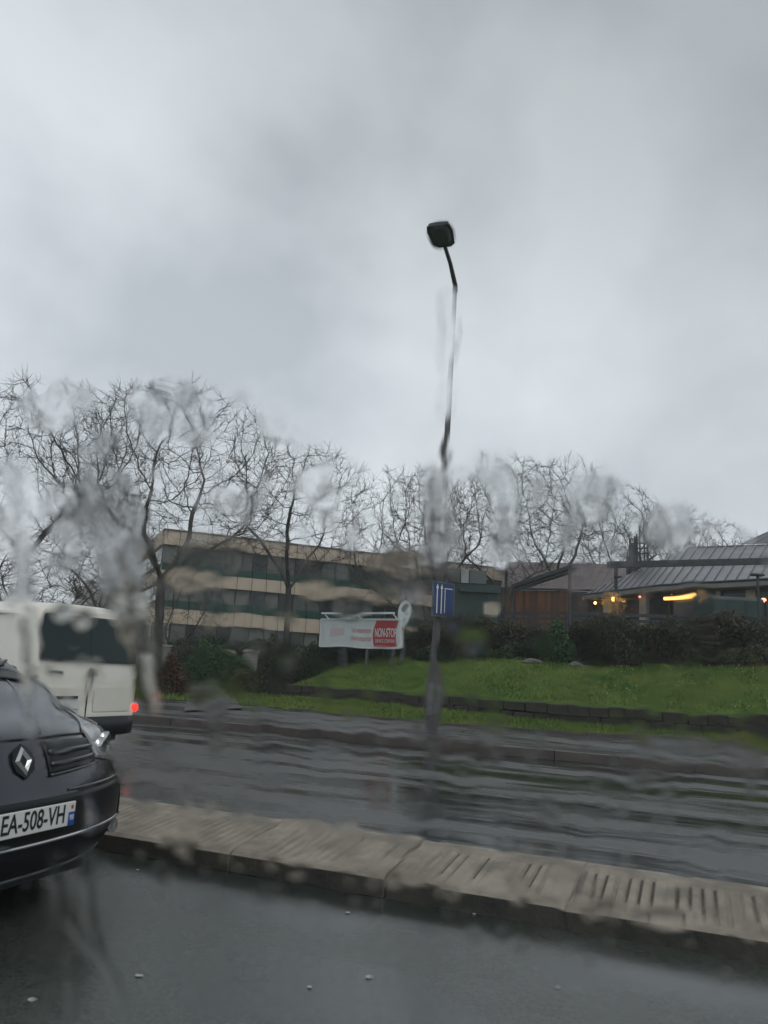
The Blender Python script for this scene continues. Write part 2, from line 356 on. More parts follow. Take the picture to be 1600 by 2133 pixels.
# ------------------------------------------------------------------ median of ribbed concrete stones
def stone_mesh(seed):
    rs = random.Random(seed)
    prof = [(4.30, 0.0), (4.30, 0.095), (4.325, 0.115), (4.36, 0.124), (4.50, 0.138), (4.64, 0.152), (4.78, 0.164), (4.86, 0.168), (4.89, 0.180), (5.00, 0.182), (5.06, 0.172), (5.07, 0.0)]
    nx = 145; Vs = []; Fs = []; mi = []; gv = {}; ribk = [rs.random() for _ in range(20)]
    wear = [rs.random() for _ in range(12)]
    for i in range(nx):
        x = 0.003 + 0.994 * i / (nx - 1)
        for j, (v, z) in enumerate(prof):
            g = 0.0; rib = int(x / 0.062)
            if 3 <= j <= 7:
                ph = x * 2 * math.pi / 0.062
                wq = wear[int(x * 11.99)]
                g = (0.018 if wq > 0.3 else 0.005) * max(0, math.sin(ph)) * (0.5 if j in (3, 7) else 1)
            gv[i, j] = g if ribk[rib % 20] > .3 else 0
            edge = min(i, nx - 1 - i)
            d = 0.003 if edge == 0 else 0.0
            Vs.append((x - 0.5, v + (d if j < 2 else 0) + rs.uniform(-.0006, .0006), max(0, z - g - (d if j > 0 else 0) + (rs.uniform(-.0005, .0005) if 0 < j < 11 else 0))))
    m_ = len(prof)
    for i in range(nx - 1):
        for j in range(m_ - 1):
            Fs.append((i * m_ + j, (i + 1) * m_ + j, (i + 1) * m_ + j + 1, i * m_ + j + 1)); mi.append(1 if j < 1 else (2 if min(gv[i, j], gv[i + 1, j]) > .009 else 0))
    Fs.append(tuple(range(m_))); mi.append(0); Fs.append(tuple((nx - 1) * m_ + j for j in range(m_))[::-1]); mi.append(0)
    me = bpy.data.meshes.new('kerb_stone'); me.from_pydata(Vs, [], Fs); me.update()
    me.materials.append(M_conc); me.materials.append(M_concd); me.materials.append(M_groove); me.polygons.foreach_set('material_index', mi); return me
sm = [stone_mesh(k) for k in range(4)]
med = thing('median_kerb', 'long weathered beige concrete divider with ribbed top between the two carriageways', 'kerb', W(0, 4.68))
joint = -0.62
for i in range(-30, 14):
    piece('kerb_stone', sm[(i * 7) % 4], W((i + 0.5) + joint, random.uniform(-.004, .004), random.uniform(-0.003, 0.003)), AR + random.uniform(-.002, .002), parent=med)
fk = thing('roadside_kerb', 'low brownish granite kerb along the far pavement edge', 'kerb', W(-4, 12.3))
kb = MB(); kb.box(-0.495, 0.495, 0, 0.14, -0.01, 0.13); kme = kb.mesh('kerb_stone_far'); kme.materials.append(M_kerb)
for i in range(-34, 12):
    a, b = kerb_v(i), kerb_v(i + 1)
    piece('kerb_stone', kme, W(i + 0.5, (a + b) / 2, random.uniform(-.004, .004)), AR + math.atan(b - a), parent=fk)
ek = thing('verge_edging', 'thin dark edging strip between pavement and grass verge', 'edging', W(-5, 16))
eb = MB()
for i in range(-9, 14):
    eb.bar(W(i + .01, grass_v(i) + .02, .15), W(i + .99, grass_v(i + 1) + .02, .15), 0.06, 0.07)
eb.build('edging_strip', M_kerb, ek)

# ------------------------------------------------------------------ low block wall holding the bank
lw = thing('retaining_wall', 'low wall of dark brown mossy blocks holding the grass bank', 'wall', W(-6, 20.5))
cb = MB(); cb.box(-0.5, 0.5, -0.5, 0.5, -0.5, 0.5); bmw = cb.mesh('stone'); bmw.materials.append(M_wall)
bmv = bmesh.new(); bmv.from_mesh(bmw); bmesh.ops.bevel(bmv, geom=bmv.edges[:], offset=0.06, segments=1, affect='EDGES'); bmv.to_mesh(bmw); bmv.free()
u = -12.3; rr = random.Random(3)
for row in range(2):
    u = -12.3 + row * 0.22
    while u < 9.5:
        ln = rr.uniform(0.32, 0.62); a, b = wall_v(u), wall_v(u + ln)
        zb = 0.14 + row * 0.235
        piece('stone', bmw, W(u + ln / 2, (a + b) / 2 - 0.10 + rr.uniform(-.03, .03), zb + 0.115 + rr.uniform(-.018, .018)), AR + math.atan((b - a) / ln) + rr.uniform(-.05, .05), (ln - 0.006, 0.26, 0.228 + rr.uniform(-.02, .02)), lw)
        u += ln

# ------------------------------------------------------------------ lamp post
pb_ = gr(898, 1525, 0.125)
lp = thing('street_lamp', 'tall slim street lamp with bent arm and dark flat lantern on the far pavement', 'street lamp', pb_)
hz = 8.95; lean = 0.15
def pp(z): return (pb_.x + lean * z / hz, pb_.y, pb_.z + z)
MB().tube([pp(0), pp(1.25)], [0.125, 0.115], 12).build('base', M_post, lp, smooth=False)
MB().tube([pp(1.25), pp(1.3), pp(3), pp(6), pp(hz)], [0.085, 0.08, 0.072, 0.058, 0.045], 10).build('pole', M_post, lp)
MB().box(-0.05, 0.05, -0.135, -0.12, 0.35, 0.85, Matrix.Translation(pb_)).build('access_door', M_steel, lp)
av = Vector((-0.30, -0.955, 0)).normalized()
top = Vector(pp(hz)); e1 = top + av * 1.08 + Vector((0, 0, 0.32))
mid = top + av * 0.52 + Vector((0, 0, 0.24))
MB().tube([top - Vector((0, 0, .12)), top + Vector((0, 0, 0.03)), mid, e1], [0.055, 0.05, 0.042, 0.038], 8).build('arm', M_post, lp)
a2 = (av + Vector((0, 0, 0.12))).normalized(); sd = a2.cross(Vector((0, 0, 1))).normalized(); up = sd.cross(a2)
def lh(f, s_, z): return e1 + a2 * f + sd * s_ + up * z
hb = MB(); outl = [(-0.06, -.12), (0.03, -.21), (0.42, -.25), (0.58, -.22), (0.60, 0), (0.58, .22), (0.42, .25), (0.03, .21), (-.06, .12)]
nO = len(outl); Vs = [lh(a, b, 0) for a, b in outl] + [lh(a * 0.92 + .02, b * 0.8, 0.10) for a, b in outl]
hb.add(Vs, [tuple(range(nO))[::-1], tuple(range(nO, 2 * nO))] + [(i, (i + 1) % nO, (i + 1) % nO + nO, i + nO) for i in range(nO)])
hd = hb.build('lantern', M_head, lp)
lb = MB(); ol2 = [(0.12, -.13), (0.42, -.15), (0.55, -.08), (0.55, .08), (0.42, .15), (0.12, .13)]
lb.add([lh(a, b, -0.004) for a, b in ol2] + [lh(a * .95 + .02, b * .8, -0.045) for a, b in ol2], [tuple(range(6, 12))] + [(i, (i + 1) % 6, (i + 1) % 6 + 6, i + 6) for i in range(6)])
lb.build('lens', M_lens, hd)
lb = MB(); lb.prism([lh(.02, -.2, -.012), lh(.02, .2, -.012), lh(.10, .2, -.012), lh(.10, -.2, -.012)], up * 0.01); lb.build('rim', M_head, hd)

# blue lane sign hung on the lamp post
sc_ = at(924, 1249, pb_.y - 0.13)
bs = thing('direction_sign', 'small blue traffic sign with white vertical arrows mounted on the lamp post', 'traffic sign', sc_, R(38))
def slab(w_, h_, t, mm, name, parent, x=0, z=0, y=0, bevel=0):
    b = MB(); b.box(-w_ / 2 + x, w_ / 2 + x, y, y + t, -h_ / 2 + z, h_ / 2 + z); return b.build(name, mm, parent, world=False, bevel=bevel)
slab(0.56, 0.66, 0.02, M_steel, 'sign_panel', bs)
fpan = slab(0.52, 0.62, 0.004, M_blue, 'blue_face', bs, y=-0.005)
for xx, zz in ((-.17, .5), (-.06, .5)):
    b = MB(); b.box(xx - .012, xx + .012, -.009, -.006, -.27, .22)
    b.add([(xx - .035, -.0085, .2), (xx + .035, -.0085, .2), (xx, -.0085, .29)], [(0, 1, 2)]); b.build('arrow', M_white, bs, world=False)
b = MB(); b.box(.02, .035, -.009, -.006, -.25, .22); b.box(.035, .22, -.009, -.006, .205, .22); b.build('bracket_mark', M_white, bs, world=False)
for zz in (-.18, .18): 
    b = MB(); b.box(-.26, .2, .021, .05, zz - .02, zz + .02); b.build('mounting_rail', M_steel, bs, world=False)

# ------------------------------------------------------------------ billboard
bl, br_ = at(668, 1330, 27.2), at(835, 1322, 25.0)
zb0, zb1 = at(835, 1351, 25.0).z, at(835, 1291, 25.0).z
dvec = Vector((br_.x - bl.x, br_.y - bl.y, 0)); BL = dvec.length; rz = math.atan2(dvec.y, dvec.x)
bb = thing('billboard', 'long white roadside hoarding with red NON-STOP panel on grey posts before the hedge', 'billboard', (bl.x, bl.y, 0), rz)
zc, hh = (zb0 + zb1) / 2, zb1 - zb0
def bx(name, x0, x1, y0, y1, z0, z1, mm, parent=bb, bevel=0):
    b = MB(); b.box(x0, x1, y0, y1, z0, z1); return b.build(name, mm, parent, world=False, bevel=bevel)
bx('panel', 0, BL, 0, 0.09, zb0, zb1, M_signw, bevel=.006)
rp_ = MB(); x0, x1 = BL * 0.69, BL * 0.965; pol = []
for i in range(9):
    t = i / 8; pol.append((x0 - 0.10 * math.sin(math.pi * t) + .06 * t, -0.006, zb0 + .03 + (hh - .06) * t))
for i in range(9):
    t = 1 - i / 8; pol.append((x1 - 0.09 * math.sin(math.pi * t) + .02, -0.006, zb0 + .03 + (hh - .06) * t))
rp_.add(pol, [tuple(range(18))]); rp_.build('red_panel', M_signr, bb, world=False)
RX = (R(90), 0, 0)
text('lettering', 'NON-STOP', 0.40, M_signw, bb, ((x0 + x1) / 2 - .02, -0.012, zc + .02), RX, 0.44, .002, bold=.008)
text('lettering', 'SERVICE CONTINU', 0.165, M_signw, bb, ((x0 + x1) / 2 - .02, -0.012, zc - .24), RX, 0.60, .002)
text('lettering', 'Le restaurant', 0.26, M_faded, bb, (BL * 0.52, -0.006, zc + .10), RX, 0.62, .002, bold=.006)
text('lettering', 'pour emporter', 0.26, M_faded, bb, (BL * 0.52, -0.006, zc - .17), RX, 0.62, .002, bold=.006)
b = MB(); b.box(BL * .13, BL * .30, -.008, -.002, zc - .12, zc + .14); b.build('faded_print', M_faint, bb, world=False)
fr = MB(); fr.box(-.03, BL + .03, -.03, .12, zb1, zb1 + .035); fr.box(-.03, BL + .03, -.03, .12, zb0 - .035, zb0); fr.box(BL, BL + .035, -.03, .12, zb0, zb1); fr.box(-.035, 0, -.03, .12, zb0, zb1)
fr.build('frame', M_white, bb, world=False)
for k in (0.30, 0.60, 0.93):
    p = Vector((bl.x, bl.y, 0)) + dvec * k; uu, vv = UV(p); b = MB()
    b.box(BL * k - .045, BL * k + .045, .02, .10, Hn(uu, vv) - .1, zb0 - .03); b.build('post', M_steel, bb, world=False)
lt = MB(); lt.box(BL * .05, BL * .955, -.24, -.16, zb1 + .17, zb1 + .23); ltb = lt.build('light_bar', M_white, bb, world=False)
for k in (0.08, 0.5, 0.94):
    b = MB(); b.bar((BL * k, .05, zb1 + .03), (BL * k, -.2, zb1 + .18), .03, .03); b.build('bracket', M_white, ltb, world=False)
# oval sign
oc = at(844, 1278, 25.6); uo, vo = UV(oc)
ov = thing('oval_sign', 'white oval sign with a dark bird emblem standing behind the hoarding end', 'sign', (oc.x, oc.y, 0), R(-12))
def oval(a, b_, y, n=28, cx=0, cz=oc.z): return [(cx + a * math.cos(2 * math.pi * k / n), y, cz + b_ * math.sin(2 * math.pi * k / n)) for k in range(n)]
MB().prism(oval(.24, .44, 0), (0, .07, 0)).build('panel', M_signw, ov, world=False)
eb_ = MB()
eb_.add([(-.10, -.006, oc.z + .05), (-.02, -.006, oc.z + .02), (.06, -.006, oc.z + .12), (.13, -.006, oc.z + .28), (.03, -.006, oc.z + .33), (-.09, -.006, oc.z + .25), (-.13, -.006, oc.z + .14)], [tuple(range(7))])
eb_.add([(-.01, -.006, oc.z - .02), (.05, -.006, oc.z - .01), (.12, -.006, oc.z + .06), (.13, -.006, oc.z + .01), (.04, -.006, oc.z - .08)], [tuple(range(5))])
eb_.build('emblem', mat('emblem_grey', (0.16, 0.17, 0.18), rough=.5), ov, world=False)
b = MB(); [b.box(-.05 + .03 * k % .1, .08, -.008, -.002, oc.z - .20 - .05 * k, oc.z - .18 - .05 * k) for k in range(3)]; b.build('print', mat('emblem_grey', (0, 0, 0)), ov, world=False)
MB().box(-.04, .04, .072, .13, Hn(uo, vo) - .1, oc.z + .2).build('post', M_steel, ov, world=False)

# ------------------------------------------------------------------ office building on the left
YB = 41.0
Lp = at(356, 1108, YB)
def solveY(px, py, z):
    lo_, hi_ = 5, 400
    for _ in range(50):
        mm = (lo_ + hi_) / 2
        if at(px, py, mm).z < z: lo_ = mm
        else: hi_ = mm
    return mm
Yr = solveY(900, 1171, Lp.z); Rp = at(900, 1171, Yr)
fd = Vector((Rp.x - Lp.x, Rp.y - Lp.y, 0)).normalized(); brz = math.atan2(fd.y, fd.x)
# facade point under pixel column 600
def on_facade(px, py):
    d = Vector(ray(px, py)); nrm = Vector((-fd.y, fd.x, 0)); t = (Lp - Vector((0, 0, EYE))).dot(nrm) / d.dot(nrm); return Vector((0, 0, EYE)) + d * t
zl = [on_facade(600, y).z for y in (1133, 1161, 1197, 1212, 1237, 1269, 1286, 1315, 1352)]
print('BUILDING', Lp, Rp, zl)
FL = (on_facade(1052, 1190) - Vector((Lp.x, Lp.y, Lp.z))).length; FL0 = -0.3
ob = thing('office_building', 'three storey beige office block with dark glazing bands and green spandrels behind the trees', 'building', (Lp.x, Lp.y, 0), brz)
core = MB(); core.box(FL0 + .25, FL, .32, 14, 0, zl[0] - .2); core.build('wall', M_beige, ob, world=False)
nb = 26; bw = (FL - FL0) / nb
def upiece(name, m, bev=0.0):
    b = MB(); b.box(0, 1, 0, 1, 0, 1); me = b.mesh(name); me.materials.append(m); return me
def lpiece(name, me, loc, scale, parent):
    o = bpy.data.objects.new(name, me); COL.objects.link(o); o.parent = parent; o.location = loc; o.scale = scale; return o
pm, gm, sm_, fm = upiece('panel', M_beige), upiece('pane', M_glass), upiece('spandrel', M_green), upiece('window_frame', M_frame)
bands = [(zl[1], zl[0]), (zl[4], zl[3]), (zl[7], zl[6])]
for (z0, z1) in bands:
    for i in range(nb):
        lpiece('panel', pm, (FL0 + i * bw + .015, random.uniform(0, .012), z0), (bw - .03, .3, z1 - z0), ob)
wmB = MB(); wmB.box(0, 1, .1, .14, 0, 1); gme = wmB.mesh('pane_far'); gme.materials.append(M_glass)
gms = [gm, gm, upiece('pane', mat('office_glass_dark', (0.03, .04, .04), rough=.1)), upiece('pane', mat('office_blind', (0.21, .21, .20), (0.14, .15, .14), 1.0, .5)), upiece('pane', mat('office_glass_mid', (0.07, .085, .08), (0.12, .13, .12), 1.2, .2))]
for (z0, z1, g0) in ((zl[2], zl[1], zl[3]), (zl[5], zl[4], zl[6]), (zl[8], zl[7], None)):
    for i in range(nb):
        x = FL0 + i * bw
        f = MB(); hh_ = z1 - z0
        fo = bpy.data.objects.get('__none')
        o = lpiece('window', random.choice(gms), (x + .04, .2 + random.uniform(0, .02), z0), (bw - .08, .05, hh_), ob)
        if g0 is not None: lpiece('spandrel', sm_, (x + .02, .06, g0 + .01), (bw - .04, .2, z0 - g0 - .02), ob)
        lpiece('mullion', fm, (x - .015, .15, z0), (.03, .09, hh_), ob)
for z in zl[:1]:
    lpiece('coping', upiece('coping', mat('coping_grey', (0.16, .14, .12), rough=.7)), (FL0 - .05, -.05, z), (FL - FL0 + .1, .5, .07), ob)
# left gable of the block
for (z0, z1) in bands:
    for j in range(5): lpiece('side_panel', pm, (FL0 - .02 - .1, .35 + j * 2.7, z0), (.25, 2.66, z1 - z0), ob)
for (z0, z1) in ((zl[2], zl[1]), (zl[5], zl[4])):
    for j in range(5): lpiece('side_window', gm, (FL0 + .02, .4 + j * 2.7, z0), (.2, 2.55, z1 - z0), ob)
# lower wing in front-left of the block
q = at(315, 1265, 38.5); q2 = at(345, 1297, 38.5)
lwg = thing('low_annexe', 'low beige annexe with dark plinth beside the office block end', 'building', (q.x, q.y, 0), brz)
wl = (at(352, 1280, 38.5) - at(312, 1280, 38.5)).length
MB().box(0, wl, 0, 2.1, 0, q.z).build('wall', M_beige, lwg, world=False)
MB().box(.1, wl - .1, -.03, -.003, .7, q2.z).build('window_band', M_glass, lwg, world=False)
MB().box(-.05, wl + .05, -.06, 2.15, q.z, q.z + .08).build('coping', M_fascia, lwg, world=False)

# little concrete stubs in front of the hedges
for (xa, xb, ya, yb, Y, lab) in ((315, 354, 1347, 1361, 30, 'pale block wider than it is high behind the reddish hedge'), (465, 490, 1357, 1372, 30, 'small pale concrete block between green hedge and yellow bush'), (509, 531, 1356, 1370, 30, 'small pale concrete block just left of the round bush')):
    a, b_ = at(xa, yb, Y), at(xb, ya, Y); t = thing('concrete_block', lab, 'block', (a.x, a.y, 0))
    uu, vv = UV(a); gz = Hn(uu, vv)
    x_ = MB(); x_.box(a.x, b_.x, Y, Y + .3, gz - .1, b_.z); x_.build('block_body', M_fascia, t, bevel=.02)
    x_ = MB(); x_.box(a.x - .03, b_.x + .03, Y - .03, Y + .33, b_.z + .002, b_.z + .06); x_.build('cap', M_cream, t)

# distant tower blocks on the left
for (xa, xb, yt, Y, lab) in ((150, 206, 1222, 170, 'distant pale tower block, the wider one seen above the van roof'), (204, 226, 1226, 178, 'distant pale tower block in the middle of three, slightly taller'), (226, 249, 1234, 165, 'distant pale tower block nearest the big forked tree')):
    a = at(xa, 1280, Y); b_ = at(xb, yt, Y); t = thing('tower_block', lab, 'building', (a.x, Y, 0), group='distant tower blocks')
    MB().box(a.x, b_.x, Y, Y + 12, -.1, b_.z).build('wall', M_distant, t)
    ww = b_.x - a.x; nwin = max(2, int(ww / 2.2)); me = upiece('window', M_distwin)
    z = 2.0
    while z < b_.z - 1.6:
        for k in range(nwin):
            piece('window', me, (a.x + (k + .25) * ww / nwin, Y - .06, z), 0, (ww / nwin * .5, .1, 1.1), t)
        z += 2.8
    MB().box(a.x + ww * .3, a.x + ww * .6, Y + 2, Y + 6, b_.z, b_.z + 1.4).build('roof_hut', M_distant, t)

# ------------------------------------------------------------------ buildings on the right
# grey service pavilion
gy = 38.0
a = at(928, 1183, gy); b_ = at(1014, 1183, gy); gz = at(928, 1212, gy).z; g0 = 1.6
pvn = thing('service_pavilion', 'dark green pavilion with grey plant box on its roof between sign and timber hut', 'building', (a.x, gy, 0))
MB().box(at(925, 1215, gy).x, at(1042, 1215, gy).x, gy + .1, gy + 4, g0, gz - .02).build('wall', M_cab, pvn)
MB().box(a.x, at(959, 1190, gy).x, gy, gy + 2, gz, at(940, 1184, gy).z).build('plant_box', M_fascia if False else mat('plant_grey', (0.09, .1, .095), rough=.6), pvn)
MB().box(at(961, 1190, gy).x, at(977, 1190, gy).x, gy, gy + 2, gz, at(961, 1185, gy).z).build('vent_panel', mat('pale_vent', (0.33, .36, .36), rough=.6), pvn)
MB().box(at(979, 1190, gy).x, b_.x, gy + .05, gy + 2, gz, at(979, 1187, gy).z).build('louvre_box', mat('louvre_grey', (0.11, .125, .12), rough=.6), pvn)
MB().box(at(958, 1190, gy).x, at(1040, 1190, gy).x, gy - .25, gy + 4.2, gz - .45, gz - .3).build('roof_edge', M_cab, pvn)
MB().box(at(1012, 1190, gy).x, at(1040, 1190, gy).x, gy - .02, gy + .08, at(1012, 1279, gy).z, at(1012, 1257, gy).z).build('pale_window', M_cream, pvn)  # window panel in plain cream paint
# timber hut with brown roof
t0, t1 = at(1043, 1284, 44.5), at(1186, 1284, 43.5)
zt = at(1043, 1228, 44.5).z; dv = Vector((t1.x - t0.x, t1.y - t0.y, 0)); TL = dv.length; trz = math.atan2(dv.y, dv.x)
hut = thing('timber_hut', 'orange brown timber clad hut under a large dull mauve brown roof', 'building', (t0.x, t0.y, 0), trz)
MB().box(0.03, TL * 1.7, .06, 4, 1.2, zt).build('wall', M_inner, hut, world=False)
npk = 22; pme = [upiece('plank', m_) for m_ in (M_wood, mat('orange_timber_light', (0.24, 0.10, 0.032), (0.15, 0.055, 0.018), 2.5, 0.6, stretch=(1.6, 1.6, .25)), mat('orange_timber_dark', (0.11, 0.040, 0.018), (0.06, 0.022, 0.01), 2.5, 0.6, stretch=(1.6, 1.6, .25)))]
for i in range(npk): lpiece('plank', random.choice(pme), (i * TL / npk + .006, random.uniform(0, .015), 1.3), (TL / npk - .012, .04, zt - 1.3), hut)
dkp = upiece('plank', mat('grey_brown_timber', (0.060, 0.045, 0.042), (0.04, 0.03, 0.03), 2, .7))
for i in range(12): lpiece('plank', dkp, (TL + .05 + i * TL * .045, .03, 1.3), (TL * .045 - .01, .04, zt - 1.3 - .02), hut)
lpiece('fascia', upiece('fascia', M_dark), (-.1, -.12, zt), (TL * 1.6, .1, .10), hut)
rdir = Vector((-dv.y, dv.x, 0)).normalized()
r0, r1 = Vector((t0.x, t0.y, zt + .08)) - rdir * .15, t0 + dv * 1.75; r1 = Vector((r1.x, r1.y, zt + .08)) - rdir * .15
k0 = at(1058, 1171, 49.0); k1 = at(1330, 1180, 47.5)
k1.z = k0.z
npn = 16; pm_ = None
for i in range(npn):
    s0, s1 = i / npn, (i + .94) / npn
    b = MB(); b.prism([r0.lerp(r1, s0), r0.lerp(r1, s1), k0.lerp(k1, s1), k0.lerp(k1, s0)], (0, 0, .05)); b.build('roof_panel', M_broof, hut)
b = MB(); b.prism([r0, r1, k1, k0], (0, 0, .03)); b.build('roof_deck', M_broof, hut)
b = MB(); b.add([r0, k0, Vector((k0.x, k0.y, 1.5)), Vector((r0.x, r0.y, 1.5))], [(0, 1, 2, 3)]); b.build('gable', M_inner, hut)

# pergolas
def pergola(ptsA, ptsB, posts, lab, wd=.16, h=.14, name='pergola'):
    t = thing(name, lab, 'pergola', (posts[0][0].x, posts[0][0].y, 0))
    for i, (p_, q_) in enumerate((ptsA, ptsB)): MB().bar(p_, q_, wd, h).build('beam', M_dark, t)
    for p_, zz in posts: MB().bar((p_.x, p_.y, zz), p_, .10, .10).build('post', M_dark, t)
    return t
pA, pB = at(1068, 1222, 33.0), at(1188, 1182, 27.5)
pg = pergola((pA, pB), (pA + Vector((.35, .35, 0)), pB + Vector((.35, .35, 0))), [(Vector((pB.x, pB.y + .05, pB.z - .05)), 2.2), (Vector((pA.x, pA.y, pA.z - .05)), 2.2)], 'dark sloping pergola beam on a thin post before the timber hut')
MB().bar(at(1078, 1229, 31.5), at(1118, 1218, 30.5), .08, .05).build('rafter', M_dark, pg)
pC, pD = at(1270, 1177, 27.5), at(1760, 1166, 27.5)
pg2 = pergola((pC, pD), (pC + Vector((.1, .6, .1)), pD + Vector((.1, .6, .1))), [(Vector((at(1283, 1180, 27.5).x, 27.5, pC.z - .05)), 2.4), (Vector((at(1720, 1172, 27.5).x, 27.5, pD.z - .05)), 2.4)], 'long dark horizontal pergola beam on posts in front of the grey restaurant roof', .14, .22)
MB().bar(at(1281, 1202, 27.5), at(1293, 1202, 27.5), .25, .06).build('collar', M_dark, pg2)

# restaurant with standing seam roof
ze = at(1376, 1219, 34.4).z
Yz = lambda px, py: at(px, py, solveY(px, py, ze))
E0, E1, E2 = Yz(1214, 1239), Yz(1376, 1219), Yz(1604, 1206)
E3 = E2 + (E2 - E1).normalized() * 9
R0 = at(1434, 1141, 41.0); R1 = at(1640, 1128, 38.5); R1.z = R0.z; R2 = R1 + (R1 - R0).normalized() * 6
print('REST', E0, E1, E2, R0, R1)
rs_ = thing('restaurant', 'restaurant with grey standing seam hipped roof, pale columns and warm lamps above the hedge', 'building', (E1.x, E1.y + 2, 0))
def seam_roof(A0, A1, B1, B0, n, top=None):
    """panels from eave A0-A1 up to B0-B1, a raised seam on each"""
    nrm = (A1 - A0).cross(B0 - A0 if (B0 - A0).length > .1 else B1 - A0).normalized()
    if nrm.z < 0: nrm = -nrm
    for i in range(n):
        s0, s1 = i / n, (i + 1) / n
        a, b, c, d = A0.lerp(A1, s0), A0.lerp(A1, s1), B0.lerp(B1, s1), B0.lerp(B1, s0)
        m = MB(); m.add([a, b, c, d], [(0, 1, 2, 3)]); k = nrm * .05; e_ = (b - a).normalized() * .035
        if (d - a).length > .3: m.add([a - e_, a + e_, d + e_, d - e_, a - e_ + k, a + e_ + k, d + e_ + k, d - e_ + k], [(4, 5, 6, 7), (0, 1, 5, 4), (1, 2, 6, 5), (2, 3, 7, 6), (3, 0, 4, 7)])
        m.build('roof_panel', M_zinc, rs_)
seam_roof(E0, E1, R0, E0.lerp(R0, .04), 11)
seam_roof(E1, E2, R1, R0, 10); seam_roof(E2, E3, R2, R1, 9)
# facet A is a triangle fan: panels run up to the hip instead of converging
hp = MB(); hp.bar(E1, R0, .09, .08); hp.build('hip_cap', M_zinc, rs_)
hp = MB(); hp.bar(R0, R2, .12, .08); hp.build('ridge_cap', M_zinc, rs_)
fa = MB()
for p_, q_ in ((E0, E1), (E1, E2), (E2, E3)):
    dn = Vector((0, 0, -.24)); o_ = (q_ - p_).cross(Vector((0, 0, 1))).normalized() * .04
    fa.bar(p_ + dn * .55, q_ + dn * .55, .08, .22)
fa.build('fascia', M_fascia, rs_)
gt = MB(); [gt.tube([p_ + Vector((0, -.06, -.0)), q_ + Vector((0, -.06, 0))], .055, 8) for p_, q_ in ((E0, E1), (E1, E2), (E2, E3))]; gt.build('gutter', M_dark, rs_)
# upper roof
U0, U1, U2 = at(1545, 1134, 42), at(1640, 1092, 44), at(1760, 1130, 42)
up_ = [U0, at(1700, 1130, 41), U2]
for i in range(6):
    s0, s1 = i / 6, (i + 1) / 6
    m = MB(); a, b = U0.lerp(up_[1], s0), U0.lerp(up_[1], s1); c, d = (U0 + Vector((3.5, 2, 1.6))).lerp(up_[1] + Vector((1, 2, 1.6)), s1), (U0 + Vector((3.5, 2, 1.6))).lerp(up_[1] + Vector((1, 2, 1.6)), s0)
    m.prism([a, b, c, d], (0, 0, .04)); m.bar(a + Vector((0, -.02, .03)), d + Vector((0, -.02, .06)), .06, .06); m.build('upper_roof_panel', M_zinc, rs_)
# walls set back under the eave
back = Vector((0.35, .75, 0))
wallpts = [E0 + back, E1 + back, E2 + back, E3 + back]
DZ = 3.0; zh = ze - .30
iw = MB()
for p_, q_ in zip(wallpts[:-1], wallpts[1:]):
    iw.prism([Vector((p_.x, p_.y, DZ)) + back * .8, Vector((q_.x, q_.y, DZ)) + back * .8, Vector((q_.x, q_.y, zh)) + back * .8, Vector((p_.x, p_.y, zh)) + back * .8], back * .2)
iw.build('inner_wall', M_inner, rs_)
sf = MB()
for p_, q_, a_, b__ in ((E0, E1, wallpts[0], wallpts[1]), (E1, E2, wallpts[1], wallpts[2]), (E2, E3, wallpts[2], wallpts[3])):
    sf.prism([Vector((p_.x, p_.y, ze - .26)), Vector((q_.x, q_.y, ze - .26)), Vector((b__.x, b__.y, ze - .26)) + back, Vector((a_.x, a_.y, ze - .26)) + back], (0, 0, .03))
sf.build('soffit', M_fascia, rs_)
def wall_at(px):
    """point of the facade plane seen at picture column px"""
    best = None
    for p_, q_ in zip(wallpts[:-1], wallpts[1:]):
        for k in range(101):
            s_ = p_.lerp(q_, k / 100); d = ray(px, 1240); e_ = abs(s_.x / s_.y - d[0] / d[1])
            if best is None or e_ < best[0]: best = (e_, s_, math.atan2((q_ - p_).y, (q_ - p_).x))
    return best[1], best[2]
for (xa, xb) in ((1258, 1272), (1334, 1348), (1452, 1465), (1492, 1502), (1556, 1574), (1622, 1636)):
    (p_, r_), (q_, _) = wall_at(xa), wall_at(xb)
    wd_ = (q_ - p_).length
    b = MB(); b.box(0, wd_, -.06, .16, DZ - .2, zh); o = b.build('column', M_cream, rs_, world=False); o.matrix_parent_inverse = wm(rs_).inverted(); o.location = (p_.x, p_.y, 0); o.rotation_euler = (0, 0, r_)
for (xa, xb) in ((1232, 1256), (1274, 1332), (1350, 1398), (1400, 1450), (1467, 1490), (1504, 1554), (1576, 1620)):
    (p_, r_), (q_, _) = wall_at(xa), wall_at(xb); wd_ = (q_ - p_).length
    f_ = MB(); f_.box(0, wd_, .02, .08, DZ - .1, DZ + .05); f_.box(0, wd_, .02, .08, zh - .12, zh); f_.box(0, .05, .02, .08, DZ, zh); f_.box(wd_ - .05, wd_, .02, .08, DZ, zh); f_.box(0, wd_, .02, .08, DZ + .85, DZ + .9)
    o = f_.build('window', M_frame, rs_, world=False); o.matrix_parent_inverse = wm(rs_).inverted(); o.location = (p_.x, p_.y, 0); o.rotation_euler = (0, 0, r_)
    g_ = MB(); g_.box(.05, wd_ - .05, .045, .055, DZ + .05, zh - .12); g_.build('pane', mat('restaurant_glass', (0.030, .030, .032), (0.06, .055, .05), 1.5, 0.10, spec=.8), o, world=False)
